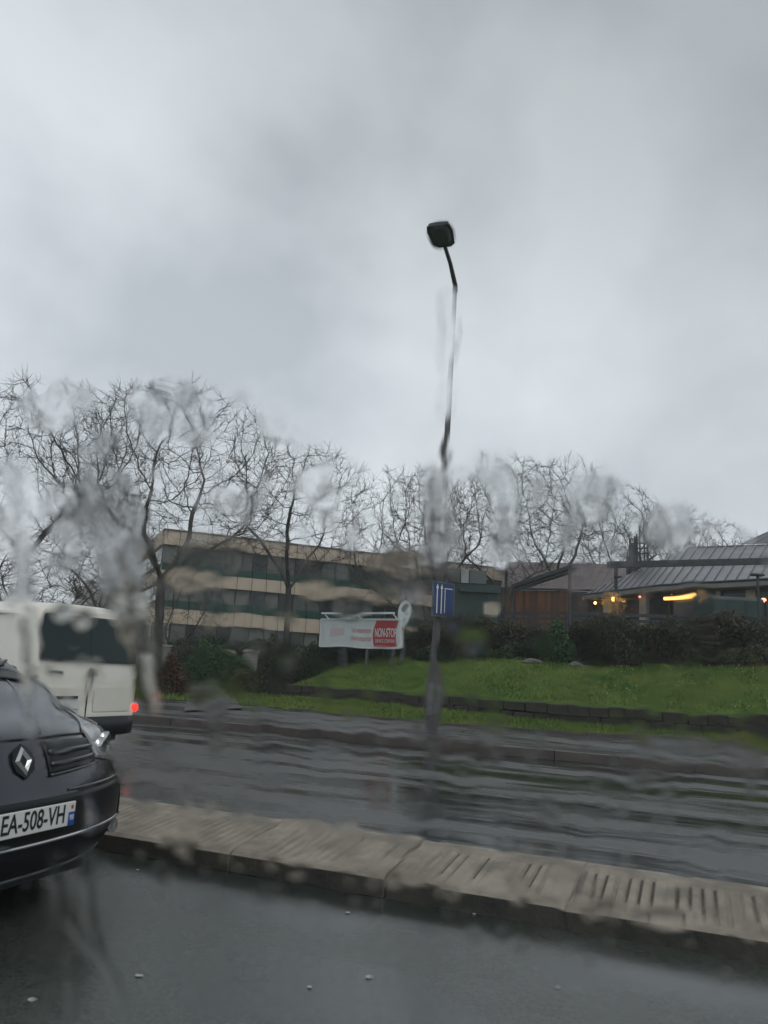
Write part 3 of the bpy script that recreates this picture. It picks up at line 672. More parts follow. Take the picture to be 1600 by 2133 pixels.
# warm lamps
def bulb(px, py, r, m, lab, dy=-.35):
    p_, _ = wall_at(px); p = at(px, py, p_.y + dy)
    t = thing('wall_lamp', lab, 'lamp', p, group='warm lamps on the restaurant front')
    bm_ = bmesh.new(); bmesh.ops.create_uvsphere(bm_, u_segments=12, v_segments=8, radius=r); me = bpy.data.meshes.new('bulb'); bm_.to_mesh(me); bm_.free()
    link('bulb', me, m, t, world=False, smooth=True)
    b = MB(); b.tube([(0, 0, r * .8), (0, 0, r * 1.6)], [r * .8, r * .35], 8); b.bar((0, 0, r * 1.5), (0, .33, r * 1.5), .03, .03); b.build('bracket', M_dark, t, world=False)
bulb(1240, 1256, .07, M_glow, 'small warm lamp at the restaurant corner, leftmost and dimmest of the row')
bulb(1279, 1248, .12, M_glow, 'bright warm lamp beside the pale double column')
bulb(1333, 1243, .06, M_pinkglow, 'small pinkish lamp between two pale columns')
bulb(1591, 1250, .10, M_pinkglow, 'pinkish lamp above the green cabinet at the frame edge')
p_, r_ = wall_at(1382); q_, _ = wall_at(1448)
a_, c_ = at(1384, 1247, p_.y - .5), at(1446, 1245, q_.y - .5)
tl = thing('lamp_smear', 'long warm glow shaped like a lamp smeared by a raindrop, under the restaurant eave', 'lamp', a_)
MB().tube([a_, c_], .075, 8).build('tube', M_glow2, tl)  # glowing tube drawn long to imitate a lamp smeared by a drop
b = MB(); b.bar(a_ + Vector((0, 0, .11)), c_ + Vector((0, 0, .11)), .12, .05); b.build('holder', M_dark, tl)

# terrace railing
rl = thing('terrace_railing', 'dark blue grey railing along the restaurant terrace above the hedge', 'railing', (at(1350, 1290, 29).x, 29, 0))
pts_ = [at(1040, 1283, 31.5), at(1180, 1274, 29.5), at(1440, 1277, 28.5), at(1640, 1284, 27.5)]
zr = pts_[1].z
pts_ = [Vector((p.x, p.y, zr - .05)) for p in pts_]
for dz in (0, -.22, -.44):
    for a, b in zip(pts_[:-1], pts_[1:]): MB().bar(a + Vector((0, 0, dz)), b + Vector((0, 0, dz)), .05, .12).build('rail', M_dark, rl)
for a, b in zip(pts_[:-1], pts_[1:]):
    nps = max(2, int((b - a).length / 1.6))
    for k in range(nps):
        p = a.lerp(b, k / nps); MB().box(p.x - .04, p.x + .04, p.y + .03, p.y + .11, 2.2, p.z + .05).build('post', M_dark, rl)

# green cabinet
gc0, gc1 = at(1476, 1300, 26.8), at(1594, 1246, 26.8)
gc = thing('equipment_cover', 'big dark green rounded cover standing behind the hedge before the restaurant', 'cabinet', (gc0.x, 26.8, 0))
gw = gc1.x - gc0.x
MB().box(gc0.x, gc1.x, 26.8, 28.0, 2.2, gc1.z).build('body', M_cab, gc, bevel=.12)
MB().box(gc0.x - .03, gc1.x + .05, 26.74, 28.05, gc0.z + .28, gc0.z + .34).build('ledge', M_blk, gc)
for k in (0.33, 0.66): MB().box(gc0.x + gw * k - .01, gc0.x + gw * k + .01, 26.785, 26.8, gc0.z + .4, gc1.z - .15).build('seam', M_blk, gc)
MB().box(gc1.x + .02, gc1.x + .10, 26.8, 26.88, 2.0, gc1.z - .1).build('corner_post', M_blk, gc)
# T-headed terrace post
tp = at(1578, 1198, 26.2)
th = thing('patio_heater', 'slim dark post with flat T shaped head rising beside the green cover', 'heater', (tp.x, tp.y, 0))
MB().tube([(tp.x, tp.y, 2.0), (tp.x, tp.y, tp.z - .03)], .045, 8).build('post', M_dark, th)
MB().box(tp.x - .21, tp.x + .21, tp.y - .12, tp.y + .12, tp.z - .03, tp.z + .05).build('head', M_dark, th, bevel=.02)
# rod sculpture
sb = at(1332, 1168, 42)
st = thing('roof_aerial', 'cluster of dark vertical rods with cross bars rising behind the roof edge', 'aerial', sb)
pxm = 42 / FPX
for k, (dx_, ytop, r_) in enumerate(((-26, 1150, .05), (-20, 1135, .05), (-15, 1121, .05), (-9, 1117, .055), (-3, 1110, .05), (4, 1092, .05), (12, 1084, .045), (20, 1083, .05), (-23, 1158, .07))):
    tpz = (1168 - ytop) * pxm
    b = MB(); b.tube([(dx_ * pxm, (k % 3) * .1, -2.5), (dx_ * pxm + random.uniform(-.05, .05), (k % 3) * .1, tpz)], r_, 6); b.build('rod', M_dark, st, world=False)
for z_, x0_, x1_ in ((.35, -26, 22), (.95, -20, 24), (.65, -12, 20)):
    b = MB(); b.bar((x0_ * pxm, .1, z_), (x1_ * pxm, .1, z_ + .1), .05, .07); b.build('crossbar', M_dark, st, world=False)
b = MB(); b.bar((-5 * pxm, .05, .3), (18 * pxm, .05, 1.1), .05, .05); b.build('brace', M_dark, st, world=False)
b = MB(); b.box(-18 * pxm, -8 * pxm, 0, .3, -2, .9); b.build('chimney', M_dark, st, world=False)

# ------------------------------------------------------------------ bare trees
def grow(seed, Ht, cr, trunkH, n_attr=1400, fork=3, lean=(0, 0), squash=1.0):
    g = np.random.default_rng(seed)
    cz = trunkH + (Ht - trunkH) * 0.52; rz_ = (Ht - trunkH) * 0.52
    A = []
    while len(A) < n_attr:
        p = g.uniform(-1, 1, 3); r = np.linalg.norm(p)
        if r < 1 and g.random() < 0.25 + 0.75 * r ** 2:
            if p[2] < -0.3 and abs(p[0]) + abs(p[1]) < .5: continue
            A.append((p[0] * cr * (1 + .12 * math.sin(5 * p[2] + seed)) + lean[0], p[1] * cr + lean[1], cz + p[2] * rz_))
    A = np.array(A)
    step = 0.34
    P = [np.array([0, 0, -0.3])]; par = [-1]
    z = 0
    while z < trunkH:
        z += step; P.append(P[-1] + np.array([g.normal(0, .02), g.normal(0, .02), step])); par.append(len(P) - 2)
    base = len(P) - 1
    a0 = g.uniform(0, 6.28)
    for f in range(fork):
        a_ = a0 + f * 6.283 / fork + g.normal(0, .25); d = np.array([math.cos(a_) * .60, math.sin(a_) * .60, .85]); d /= np.linalg.norm(d)
        last = base; q = P[base]
        for k in range(int(g.integers(7, 12))):
            d = d + g.normal(0, .12, 3); d /= np.linalg.norm(d); q = q + d * step; P.append(q); par.append(last); last = len(P) - 1
    near = np.full(len(A), 1e9); idx = np.zeros(len(A), int); alive = np.ones(len(A), bool)
    start = 0
    for it in range(130):
        Pn = np.array(P[start:])
        if len(Pn) == 0: break
        D = np.linalg.norm(A[:, None] - Pn[None], axis=2); m = D.min(1); j = D.argmin(1) + start
        up = m < near; near[up] = m[up]; idx[up] = j[up]
        alive &= near > 0.55
        start = len(P)
        act = np.where(alive & (near < 3.2 if it > 12 else alive))[0]
        if len(act) == 0: break
        Pa = np.array(P); dirs = A[act] - Pa[idx[act]]; dirs /= np.linalg.norm(dirs, axis=1)[:, None] + 1e-6
        acc = {}
        for a_, d in zip(idx[act], dirs): acc[a_] = acc.get(a_, 0) + d
        for k_, d in acc.items():
            d = d / (np.linalg.norm(d) + 1e-6) + g.normal(0, .17, 3) + np.array([0, 0, .12])
            d /= np.linalg.norm(d); P.append(P[k_] + d * step); par.append(k_)
    P = np.array(P); par = np.array(par); n = len(P)
    kids = np.bincount(par[1:], minlength=n)
    e = 1.86; w_ = np.where(kids == 0, 0.0086 ** e, 0.0)
    for i in range(n - 1, 0, -1): w_[par[i]] += w_[i]
    r = w_ ** (1 / e)
    # twigs
    S0, S1, Ra, Rb = [P[par[1:]]], [P[1:]], [np.minimum(r[par[1:]], r[1:] * 1.35)], [r[1:]]
    thin = np.where(r < 0.045)[0]
    for rep in range(5):
        q = P[thin]; dd = P[thin] - P[par[thin]]; dd /= np.linalg.norm(dd, axis=1)[:, None] + 1e-6
        d = dd + g.normal(0, .5, q.shape); d /= np.linalg.norm(d, axis=1)[:, None]
        for k in range(3):
            q2 = q + d * g.uniform(.10, .22, (len(q), 1)); S0.append(q); S1.append(q2)
            Ra.append(np.full(len(q), .0075 - .0015 * k)); Rb.append(np.full(len(q), .006 - .0015 * k))
            q = q2; d = d + g.normal(0, .28, q.shape) + np.array([0, 0, .12]); d /= np.linalg.norm(d, axis=1)[:, None]
    return np.concatenate(S0), np.concatenate(S1), np.concatenate(Ra), np.concatenate(Rb)
def prisms(a, b, ra, rb, ns):
    d = b - a; ln = np.linalg.norm(d, axis=1)[:, None] + 1e-9; d = d / ln
    b = b + d * np.minimum(rb[:, None] * .6, .05); 
    ref = np.where(np.abs(d[:, 2:3]) < .9, np.array([[0, 0, 1.]]), np.array([[1., 0, 0]]))
    x = np.cross(d, ref); x /= np.linalg.norm(x, axis=1)[:, None]; y = np.cross(d, x)
    t = np.arange(ns) * 2 * math.pi / ns
    c, s_ = np.cos(t)[None, :, None], np.sin(t)[None, :, None]
    ring = x[:, None] * c + y[:, None] * s_
    Va = a[:, None] + ring * ra[:, None, None]; Vb = b[:, None] + ring * rb[:, None, None]
    V = np.concatenate([Va, Vb], 1).reshape(-1, 3); n = len(a)
    k = np.arange(ns); F = np.stack([k, (k + 1) % ns, (k + 1) % ns + ns, k + ns], 1)
    return V, (F[None] + (np.arange(n) * 2 * ns)[:, None, None]).reshape(-1, 4)
def tree_meshes(key, *a, **k):
    s0, s1, ra, rb = grow(*a, **k)
    big = rb > 0.055
    V1, F1 = prisms(s0[big], s1[big], ra[big], rb[big], 8); V2, F2 = prisms(s0[~big], s1[~big], ra[~big], rb[~big], 3)
    m1 = npmesh('trunk', V1, F1); m1.materials.append(M_bark); m1.polygons.foreach_set('use_smooth', [True] * len(m1.polygons))
    m2 = npmesh('crown', V2, F2); m2.materials.append(M_twig)
    return m1, m2
TM = {0: tree_meshes(0, 11, 10.0, 4.1, 4.4, 1150, 3), 1: tree_meshes(1, 23, 10.0, 3.4, 3.9, 950, 3), 2: tree_meshes(2, 5, 10.0, 3.5, 3.2, 900, 3),
      3: tree_meshes(3, 37, 11.0, 4.6, 3.8, 1350, 4), 4: tree_meshes(4, 49, 4.5, 1.5, .7, 420, 4)}
def tree(px, py, Y, key, h, lab, rot, wd=1.0, group='bare plane trees in the row', cat='tree', name='bare_tree', nominal=10.0):
    p = at(px, py, Y); uu, vv = UV(p); z = min(p.z, Hn(uu, vv))
    s_ = h / nominal
    t = thing(name, lab, cat, (p.x, p.y, z), rot, group=group)
    for nm, me in zip(('trunk', 'crown'), TM[key]):
        o = bpy.data.objects.new(nm, me); COL.objects.link(o); o.parent = t; o.scale = (s_ * wd, s_ * wd, s_)
    return t
tree(18, 1400, 25, 0, 9.7, 'tall bare tree rising behind the white van roof, nearest of the row', 0.4, 1.0)
tree(318, 1420, 28, 3, 10.8, 'bare tree with thick dark forked trunk just right of the white van', 2.2, 1.05, nominal=11)
tree(588, 1345, 33, 1, 10.6, 'bare tree with Y shaped fork standing in front of the office block', 0.5, 1.05)
tree(835, 1350, 37, 2, 10.3, 'bare tree leaning over the hoarding, left of the lamp post', 1.1, 1.0)
tree(912, 1350, 40, 1, 11.0, 'bare tree directly behind the lamp post and blue sign', 3.9, .95)
tree(1050, 1340, 41, 2, 11.2, 'slender bare tree behind the green pavilion and timber hut', 4.4, 1.0)
tree(1165, 1340, 46, 1, 12.2, 'bare tree rising above the mauve roof of the timber hut', 2.4, .95)
tree(1282, 1340, 54, 2, 12.2, 'bare tree behind the roof aerial', 5.6, 1.0)
tree(1385, 1340, 62, 1, 12.9, 'distant bare tree behind the ridge of the restaurant roof', 5.0, 1.0)
tree(1470, 1340, 70, 3, 13.3, 'far bare tree with a broad fine crown over the grey roof', 0.2, 1.1, nominal=11)
tree(1545, 1340, 84, 1, 13.8, 'farthest bare tree, at the right of the roof ridge', 1.3, 1.1)
tree(190, 1400, 44, 2, 10.5, 'hazy bare tree between the van and the forked tree', 3.0, 1.0)
tree(372, 1338, 34, 4, 4.6, 'small bushy bare sapling before the left end of the office block', .3, 1.3, group='saplings', name='bare_sapling', nominal=4.5)
tree(95, 1370, 27, 4, 4.4, 'twiggy brown shrub seen over the van roof', 2.3, 1.7, group='saplings', name='bare_sapling', nominal=4.5)
tree(45, 1370, 28, 4, 5.4, 'taller twiggy brown shrub at the frame edge over the van', 1.3, 2.0, group='saplings', name='bare_sapling', nominal=4.5)

# ------------------------------------------------------------------ hedges and bushes
def foliage(name, n, sample, size, m, parent, seed=1, twig=0, m2=None):
    g = np.random.default_rng(seed)
    C = sample(g, n); nrm = g.normal(0, 1, (n, 3)); nrm /= np.linalg.norm(nrm, axis=1)[:, None]
    ref = g.normal(0, 1, (n, 3)); a = np.cross(nrm, ref); a /= np.linalg.norm(a, axis=1)[:, None]; b = np.cross(nrm, a)
    s1 = (g.uniform(.5, 1.2, n) * size)[:, None]; s2 = s1 * .55
    V = np.stack([C - a * s1, C - b * s2, C + a * s1, C + b * s2], 1).reshape(-1, 3)
    o = link(name, npmesh(name, V, np.arange(4 * n).reshape(-1, 4)), m, parent)
    return o
def lump_sampler(A, B, depth, hfun, seed, bottom):
    """points in a lumpy hedge running from A to B (xy), height hfun(t)"""
    rg = np.random.default_rng(seed); ph = rg.uniform(0, 6.28, 6)
    d = Vector((B.x - A.x, B.y - A.y, 0)); nn_ = Vector((-d.y, d.x, 0)).normalized()
    def f(g, n):
        t = g.uniform(0, 1, n); L_ = d.length; s_ = t * L_
        lump = .12 * np.sin(s_ * 1.7 + ph[0]) + .10 * np.sin(s_ * 3.9 + ph[1]) + .06 * np.sin(s_ * 8.1 + ph[2])
        endf = np.clip(np.minimum(t, 1 - t) * L_ / .5, .25, 1) ** .5
        top = np.array([hfun(x) for x in t]) + lump
        bot = np.array([bottom(x) for x in t])
        hz_ = g.uniform(0, 1, n) ** .75
        shell = g.random(n) < .75
        ang_ = g.uniform(0, math.pi, n)
        rr_ = np.where(shell, g.uniform(.85, 1.05, n), g.uniform(0, .9, n))
        w_ = depth / 2 * (1 + .25 * np.sin(s_ * 2.9 + hz_ * 3 + ph[3])) * endf
        off = -np.abs(np.cos(ang_)) ** .5 * np.sign(np.cos(ang_)) * w_ * rr_
        z = bot + (top - bot) * endf * np.where(np.abs(off) < w_ * .7, np.where(shell, g.uniform(.75, 1.04, n), hz_), hz_ * .93)
        jit = g.normal(0, .03, (n, 3))
        return np.stack([A.x + d.x * t + nn_.x * off, A.y + d.y * t + nn_.y * off, z], 1) + jit
    return f
def gz_of(p): uu, vv = UV(p); return Hn(uu, vv)
def hedge(name, lab, A, B, depth, tops, m, n, size, seed, core=M_leafd, cat='hedge', twigs=True):
    """tops: heights (world z) at even steps from A to B"""
    t = thing(name, lab, cat, (A.x, A.y, gz_of(A)))
    hf = lambda x: float(np.interp(x, np.linspace(0, 1, len(tops)), tops)); bf = lambda x: gz_of(A.lerp(B, x)) - .1
    foliage('foliage', n, lump_sampler(A, B, depth, hf, seed, bf), size, m, t, seed)
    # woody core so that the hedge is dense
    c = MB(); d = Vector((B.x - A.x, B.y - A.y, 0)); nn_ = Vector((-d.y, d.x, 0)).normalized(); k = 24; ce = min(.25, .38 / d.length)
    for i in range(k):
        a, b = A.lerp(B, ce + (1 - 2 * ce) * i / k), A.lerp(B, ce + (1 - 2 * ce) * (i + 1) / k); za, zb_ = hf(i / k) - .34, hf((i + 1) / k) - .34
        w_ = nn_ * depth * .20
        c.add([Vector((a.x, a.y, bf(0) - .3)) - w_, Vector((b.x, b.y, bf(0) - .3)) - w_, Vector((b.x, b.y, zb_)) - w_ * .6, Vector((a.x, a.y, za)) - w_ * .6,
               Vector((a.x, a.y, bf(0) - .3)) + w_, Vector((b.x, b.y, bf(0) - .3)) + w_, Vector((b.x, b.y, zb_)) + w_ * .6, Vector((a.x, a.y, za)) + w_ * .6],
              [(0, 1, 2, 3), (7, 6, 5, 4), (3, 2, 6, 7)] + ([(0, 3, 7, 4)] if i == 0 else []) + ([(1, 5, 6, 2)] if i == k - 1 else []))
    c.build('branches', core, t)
    return t
def XY(px, py, Y): p = at(px, py, Y); return Vector((p.x, p.y, 0))
zt_ = lambda px, py, Y: at(px, py, Y).z
hedge('reddish_hedge', 'low clipped hedge with reddish leaves just right of the van', XY(318, 1430, 22.5), XY(392, 1430, 22.5), 1.0, [zt_(330, 1364, 22.5), zt_(390, 1362, 22.5)], M_leafr, 6000, .045, 2)
hedge('green_hedge', 'fresh green hedge between the reddish hedge and the yellowish bush', XY(385, 1400, 27), XY(540, 1400, 28), 1.5, [zt_(390, 1338, 27), zt_(430, 1345, 27), zt_(478, 1368, 27), zt_(540, 1372, 27.5)], M_leafg, 11000, .05, 3, core=M_leafd)
hedge('yellow_bush', 'small yellowish bush at the foot of the round dark bush', XY(478, 1410, 25), XY(532, 1410, 25), .8, [zt_(500, 1388, 25), zt_(515, 1375, 25)], M_leafy, 2500, .045, 4, cat='bush')
hedge('round_bush', 'round dark olive bush at the left end of the low wall', XY(524, 1410, 24.5), XY(600, 1410, 24.5), 1.3, [zt_(535, 1345, 24.5), zt_(560, 1328, 24.5), zt_(600, 1350, 24.5)], M_leafb, 7000, .045, 5, cat='bush')
hedge('hoarding_hedge', 'dark evergreen hedge behind the white hoarding and its posts', XY(585, 1400, 28.5), XY(870, 1400, 27.2), 2.0, [zt_(600, 1335, 28), zt_(700, 1348, 28), zt_(800, 1335, 27.5), zt_(870, 1300, 27)], M_leafd, 16000, .06, 6)
hedge('low_laurel', 'dark laurel mass left of the green bank under the office block', XY(300, 1390, 33), XY(585, 1390, 33), 2.0, [zt_(330, 1340, 33), zt_(420, 1335, 33), zt_(585, 1338, 33)], M_leafd, 12000, .06, 16)
hedge('tall_hedge', 'tall dark hedge right of the lamp post below the green pavilion', XY(850, 1383, 26.8), XY(1175, 1383, 25.2), 1.9, [zt_(850, 1292, 26), zt_(950, 1300, 25.5), zt_(1040, 1292, 25), zt_(1130, 1300, 24)], M_leafb, 28000, .055, 7)
hedge('skirt_hedge', 'low dark green growth along the foot of the tall hedge', XY(860, 1390, 25.7), XY(1230, 1392, 24.0), .9, [zt_(860, 1352, 24.9), zt_(1000, 1348, 24), zt_(1100, 1352, 23), zt_(1230, 1355, 22)], M_leafd, 14000, .05, 8)
hedge('light_topped_shrub', 'shrub with lighter green top standing out of the long hedge', XY(1125, 1395, 24.2), XY(1200, 1400, 23.9), 1.3, [zt_(1130, 1290, 22.8), zt_(1160, 1286, 22.6), zt_(1200, 1305, 22.4)], M_leafg, 11000, .045, 9, cat='shrub')
hedge('long_hedge', 'long half bare brown and green hedge below the restaurant terrace', XY(1180, 1390, 25.0), XY(1640, 1405, 21.2), 1.6, [zt_(1190, 1300, 25), zt_(1300, 1296, 24.0), zt_(1450, 1296, 22.8), zt_(1600, 1300, 21.4)], M_leafb, 42000, .05, 10)
hedge('olive_shrub', 'olive coloured low shrub spreading down the bank at the right', XY(1400, 1400, 22.4), XY(1640, 1415, 20.4), 1.0, [zt_(1390, 1372, 21.4), zt_(1460, 1352, 21), zt_(1540, 1345, 20.3), zt_(1640, 1340, 19.6)], M_leafb, 13000, .045, 12, cat='shrub')
# grey boulders in the hedge
for px, py, Y, sx_, lab in ((1112, 1340, 23.4, .30, 'pale grey boulder at the foot of the light topped shrub, on its pavilion side'), (1206, 1346, 23.2, .30, 'pale grey boulder right of the light topped shrub')):
    bm_ = bmesh.new(); bmesh.ops.create_icosphere(bm_, subdivisions=3, radius=1)
    for v in bm_.verts: v.co *= 1 + .12 * math.sin(v.co.x * 4 + v.co.z * 3) + .06 * math.sin(v.co.y * 7)
    me = bpy.data.meshes.new('boulder'); bm_.to_mesh(me); bm_.free(); p = at(px, py, Y)
    o = link('boulder', me, mat('boulder_grey', (0.20, .19, .17), (0.12, .115, .10), 5, .8, bump=.02), smooth=True); o.location = p; o.scale = (sx_, sx_ * .7, .10)
    g_ = gz_of(p); o.location.z = p.z if p.z < g_ + .1 else g_ + .04
    props(o, lab, 'boulder', 'boulders in the hedge')

# rainy air
hz_m = bpy.data.materials.new('haze'); hz_m.use_nodes = True; t_ = hz_m.node_tree; t_.nodes.clear()
a_ = t_.nodes.new('ShaderNodeOutputMaterial'); pv_ = t_.nodes.new('ShaderNodeVolumePrincipled'); pv_.inputs['Color'].default_value = (.86, .89, .92, 1); pv_.inputs['Density'].default_value = HAZE; pv_.inputs['Anisotropy'].default_value = .2
t_.links.new(pv_.outputs[0], a_.inputs['Volume'])
b = MB(); b.box(-230, 230, -60, 240, -1.3, 24); props(b.build('haze', hz_m), 'pale rainy air', kind='stuff')

# ------------------------------------------------------------------ dark people carrier (front left)
def catmull(K, s):
    n = len(K); i = int(min(max(math.floor(s), 0), n - 2)); t = s - i
    p0, p1, p2, p3 = K[max(i - 1, 0)], K[i], K[i + 1], K[min(i + 2, n - 1)]
    return .5 * (2 * p1 + (p2 - p0) * t + (2 * p0 - 5 * p1 + 4 * p2 - p3) * t * t + (3 * p1 - 3 * p2 + p3 - p0) * t ** 3)
KS = np.array([  # x, z, half width, pull back, edge drop
    (-.32, .17, .74, .18, 0), (-.12, .18, .82, .24, 0), (-.03, .235, .875, .27, 0), (0, .33, .895, .23, 0), (0, .46, .91, .23, 0), (-.012, .56, .91, .235, 0),
    (-.04, .645, .905, .245, 0), (-.075, .725, .895, .255, .0), (-.125, .80, .88, .25, .0), (-.22, .865, .855, .22, .02), (-.42, .945, .82, .18, .05),
    (-.60, 1.035, .81, .11, .05), (-.80, 1.10, .80, .06, .05), (-1.10, 1.28, .74, .12, .05), (-1.52, 1.47, .66, .12, .04), (-1.95, 1.56, .61, .08, .05),
    (-2.6, 1.62, .60, .03, .06), (-3.3, 1.60, .60, 0, .06), (-3.85, 1.52, .58, -.02, .05), (-4.05, 1.30, .66, -.06, .04), (-4.15, 1.0, .78, -.12, .0),
    (-4.25, .70, .86, -.15, 0), (-4.24, .40, .86, -.15, 0), (-4.05, .2, .80, -.1, 0)])
def SF(s, t, off=0.0):
    def P(s, t):
        x, z, w_, c, d = catmull(KS, s); a = abs(t)
        return Vector((x - c * a ** 2.6, w_ * t, z - d * a ** 3))
    p = P(s, t)
    if off:
        du = P(s + .02, t) - P(s - .02, t); dt = P(s, min(t + .01, 1)) - P(s, max(t - .01, -1)); n_ = du.cross(dt).normalized()
        if n_.dot(Vector((1, 0, .6))) < 0 and s < 18: n_ = -n_
        p = p + n_ * off
    return p
def patch(name, s0, s1, t0, t1, m, parent, off=.004, ns=8, nt_=8, smooth=True, shape=None):
    b = MB(); Vs = []
    for i in range(ns + 1):
        for j in range(nt_ + 1):
            a, c = i / ns, j / nt_; s, t = lerp(s0, s1, a), lerp(t0, t1, c)
            if shape: s, t = shape(a, c)
            Vs.append(SF(s, t, off))
    Fs = [(i * (nt_ + 1) + j, (i + 1) * (nt_ + 1) + j, (i + 1) * (nt_ + 1) + j + 1, i * (nt_ + 1) + j + 1) for i in range(ns) for j in range(nt_)]
    b.add(Vs, Fs); o = b.build(name, m, parent, world=False, smooth=smooth)
    so_ = o.modifiers.new('thick', 'SOLIDIFY'); so_.thickness = .004; so_.offset = 0
    return o
CARW = W(-2.88, 2.92)
car = thing('parked_car', 'dark blue grey people carrier with chrome diamond badge and white number plate', 'car', CARW, AR)
body = MB(); NS, NT = 92, 36; Vs = [SF(23 * i / NS, -1 + 2 * j / NT) for i in range(NS + 1) for j in range(NT + 1)]
body.add(Vs, [(i * (NT + 1) + j, (i + 1) * (NT + 1) + j, (i + 1) * (NT + 1) + j + 1, i * (NT + 1) + j + 1) for i in range(NS) for j in range(NT)])
wc = [(-.88, .32), (-3.55, .32)]
def edge_front(z):
    for k in range(160):
        s = .05 + k * .055; p = SF(s, 1)
        if p.z >= z: return p
    return p
def ztop(x): return float(np.interp(x, [-4.3, -4.0, -1.5, -1.12, -.82, -.60, -.5], [1.05, 1.07, 1.04, 1.03, .98, .90, .84]))
for sg in (1, -1):
    nx_, nz_ = 60, 12; Vs = []; 
    for i in range(nx_ + 1):
        for j in range(nz_ + 1):
            b_ = j / nz_; 
            z0 = .19; xa = None
            zz = lerp(z0, .84, b_); pf = edge_front(min(zz, .83))
            x = lerp(pf.x + .015, -4.2, i / nx_); zz = lerp(z0, ztop(x), b_)
            y = float(np.interp(zz, [.19, .35, .6, .78, .88, 1.08], [.86, .895, .905, .895, .86, .82]))
            fr_ = sstep(0, .22, i / nx_); y = lerp(min(pf.y - .004, y), y, fr_); y = lerp(y, .84, sstep(.93, 1, i / nx_))
            Vs.append((x, y * sg, zz))
    Fs = []
    for i in range(nx_):
        for j in range(nz_):
            q = [i * (nz_ + 1) + j, (i + 1) * (nz_ + 1) + j, (i + 1) * (nz_ + 1) + j + 1, i * (nz_ + 1) + j + 1]
            cx = sum(Vs[k][0] for k in q) / 4; cz_ = sum(Vs[k][2] for k in q) / 4
            if any((cx - a) ** 2 + (cz_ - b) ** 2 < .35 ** 2 for a, b in wc): continue
            Fs.append(q)
    body.add(Vs, Fs)
    # pillars and rails
    for (x0_, s_) in ((-1.30, 12.9), (-2.35, 15.6), (-3.2, 16.9), (-4.0, 18.9)):
        e_ = SF(s_, 1); body.bar((x0_, .815 * sg, ztop(x0_) - .01), (e_.x, e_.y * sg, e_.z - .01), .07, .05)
bo = body.build('body', M_paint, car, world=False, smooth=True)
for sg in (1, -1):
    b = MB(); Vs = []; 
    for i in range(21):
        x = lerp(-1.30, -4.0, i / 20); s = None
        for k in range(80):
            s = 12.5 + k * .085; e_ = SF(s, 1)
            if e_.x <= x + 0.0: break
        e_ = SF(s, 1); Vs += [(x, .818 * sg, ztop(x) - .01), (x if i else e_.x, (e_.y - .006) * sg, e_.z - .03)]
    b.add(Vs, [(2 * i, 2 * i + 2, 2 * i + 3, 2 * i + 1) for i in range(20)]); b.build('side_window', M_cglass, car, world=False, smooth=True)
    for cx, cz_ in wc:
        wh = bpy.data.objects.new('wheel', None)
        t_ = MB(); y0 = .70 * sg; prof = [(.20, .0), (.30, .0), (.318, .02), (.32, .06), (.32, .14), (.318, .17), (.30, .19), (.20, .19)]; nn_ = 28
        Vv_ = [(cx + r_ * math.cos(2 * math.pi * k / nn_), y0 + d_ * sg - .0, cz_ + r_ * math.sin(2 * math.pi * k / nn_)) for r_, d_ in prof for k in range(nn_)]
        t_.add(Vv_, [(j * nn_ + k, j * nn_ + (k + 1) % nn_, (j + 1) * nn_ + (k + 1) % nn_, (j + 1) * nn_ + k) for j in range(len(prof) - 1) for k in range(nn_)])
        ty = t_.build('wheel', M_tyre, car, world=False, smooth=True)
        r_ = MB(); r_.tube([(cx, y0 + .12 * sg, cz_), (cx, y0 + .16 * sg, cz_)], [.2, .2], 24)
        for k in range(5):
            a_ = k * 2 * math.pi / 5; r_.bar((cx, y0 + .165 * sg, cz_), (cx + .19 * math.cos(a_), y0 + .165 * sg, cz_ + .19 * math.sin(a_)), .05, .02)
        r_.build('rim', M_rim, ty, world=False)
        a_ = MB(); a_.tube([(cx + .35 * math.cos(R(x)), .885 * sg, cz_ + .35 * math.sin(R(x))) for x in range(-15, 196, 10)], .022, 6); a_.build('wheel_arch', M_blk, car, world=False, smooth=True)
        a_ = MB(); a_.tube([(cx, .4 * sg, cz_), (cx, .71 * sg, cz_)], .37, 20); a_.build('wheel_well', M_blk, car, world=False)
    # mirror
    m_ = MB(); m_.box(-1.42, -1.28, .90, 1.06, 1.0, 1.14); mo = m_.build('wing_mirror', M_paint, car, world=False, bevel=.03)
    if sg < 0: mo.scale = (1, -1, 1)
    m_ = MB(); m_.bar((-1.35, .80 * sg, 1.03), (-1.35, .92 * sg, 1.05), .06, .05); m_.build('mirror_arm', M_blk, mo if sg > 0 else car, world=False)
patch('windscreen', 12.15, 14.75, -.93, .93, M_cglass, car, .006, 12, 16)
patch('rear_window', 18.4, 19.9, -.9, .9, M_cglass, car, .006, 8, 8)
patch('wiper_panel', 11.82, 12.18, -.92, .92, M_blk, car, .010, 3, 12)
for k in (0, 1): 
    b = MB(); b.tube([SF(12.0, -.5 + k * .9, .03), SF(12.25, -.1 + k * .75, .03), SF(12.5, .05 + k * .8, .025)], .010, 6); b.build('wiper', M_blk, car, world=False)
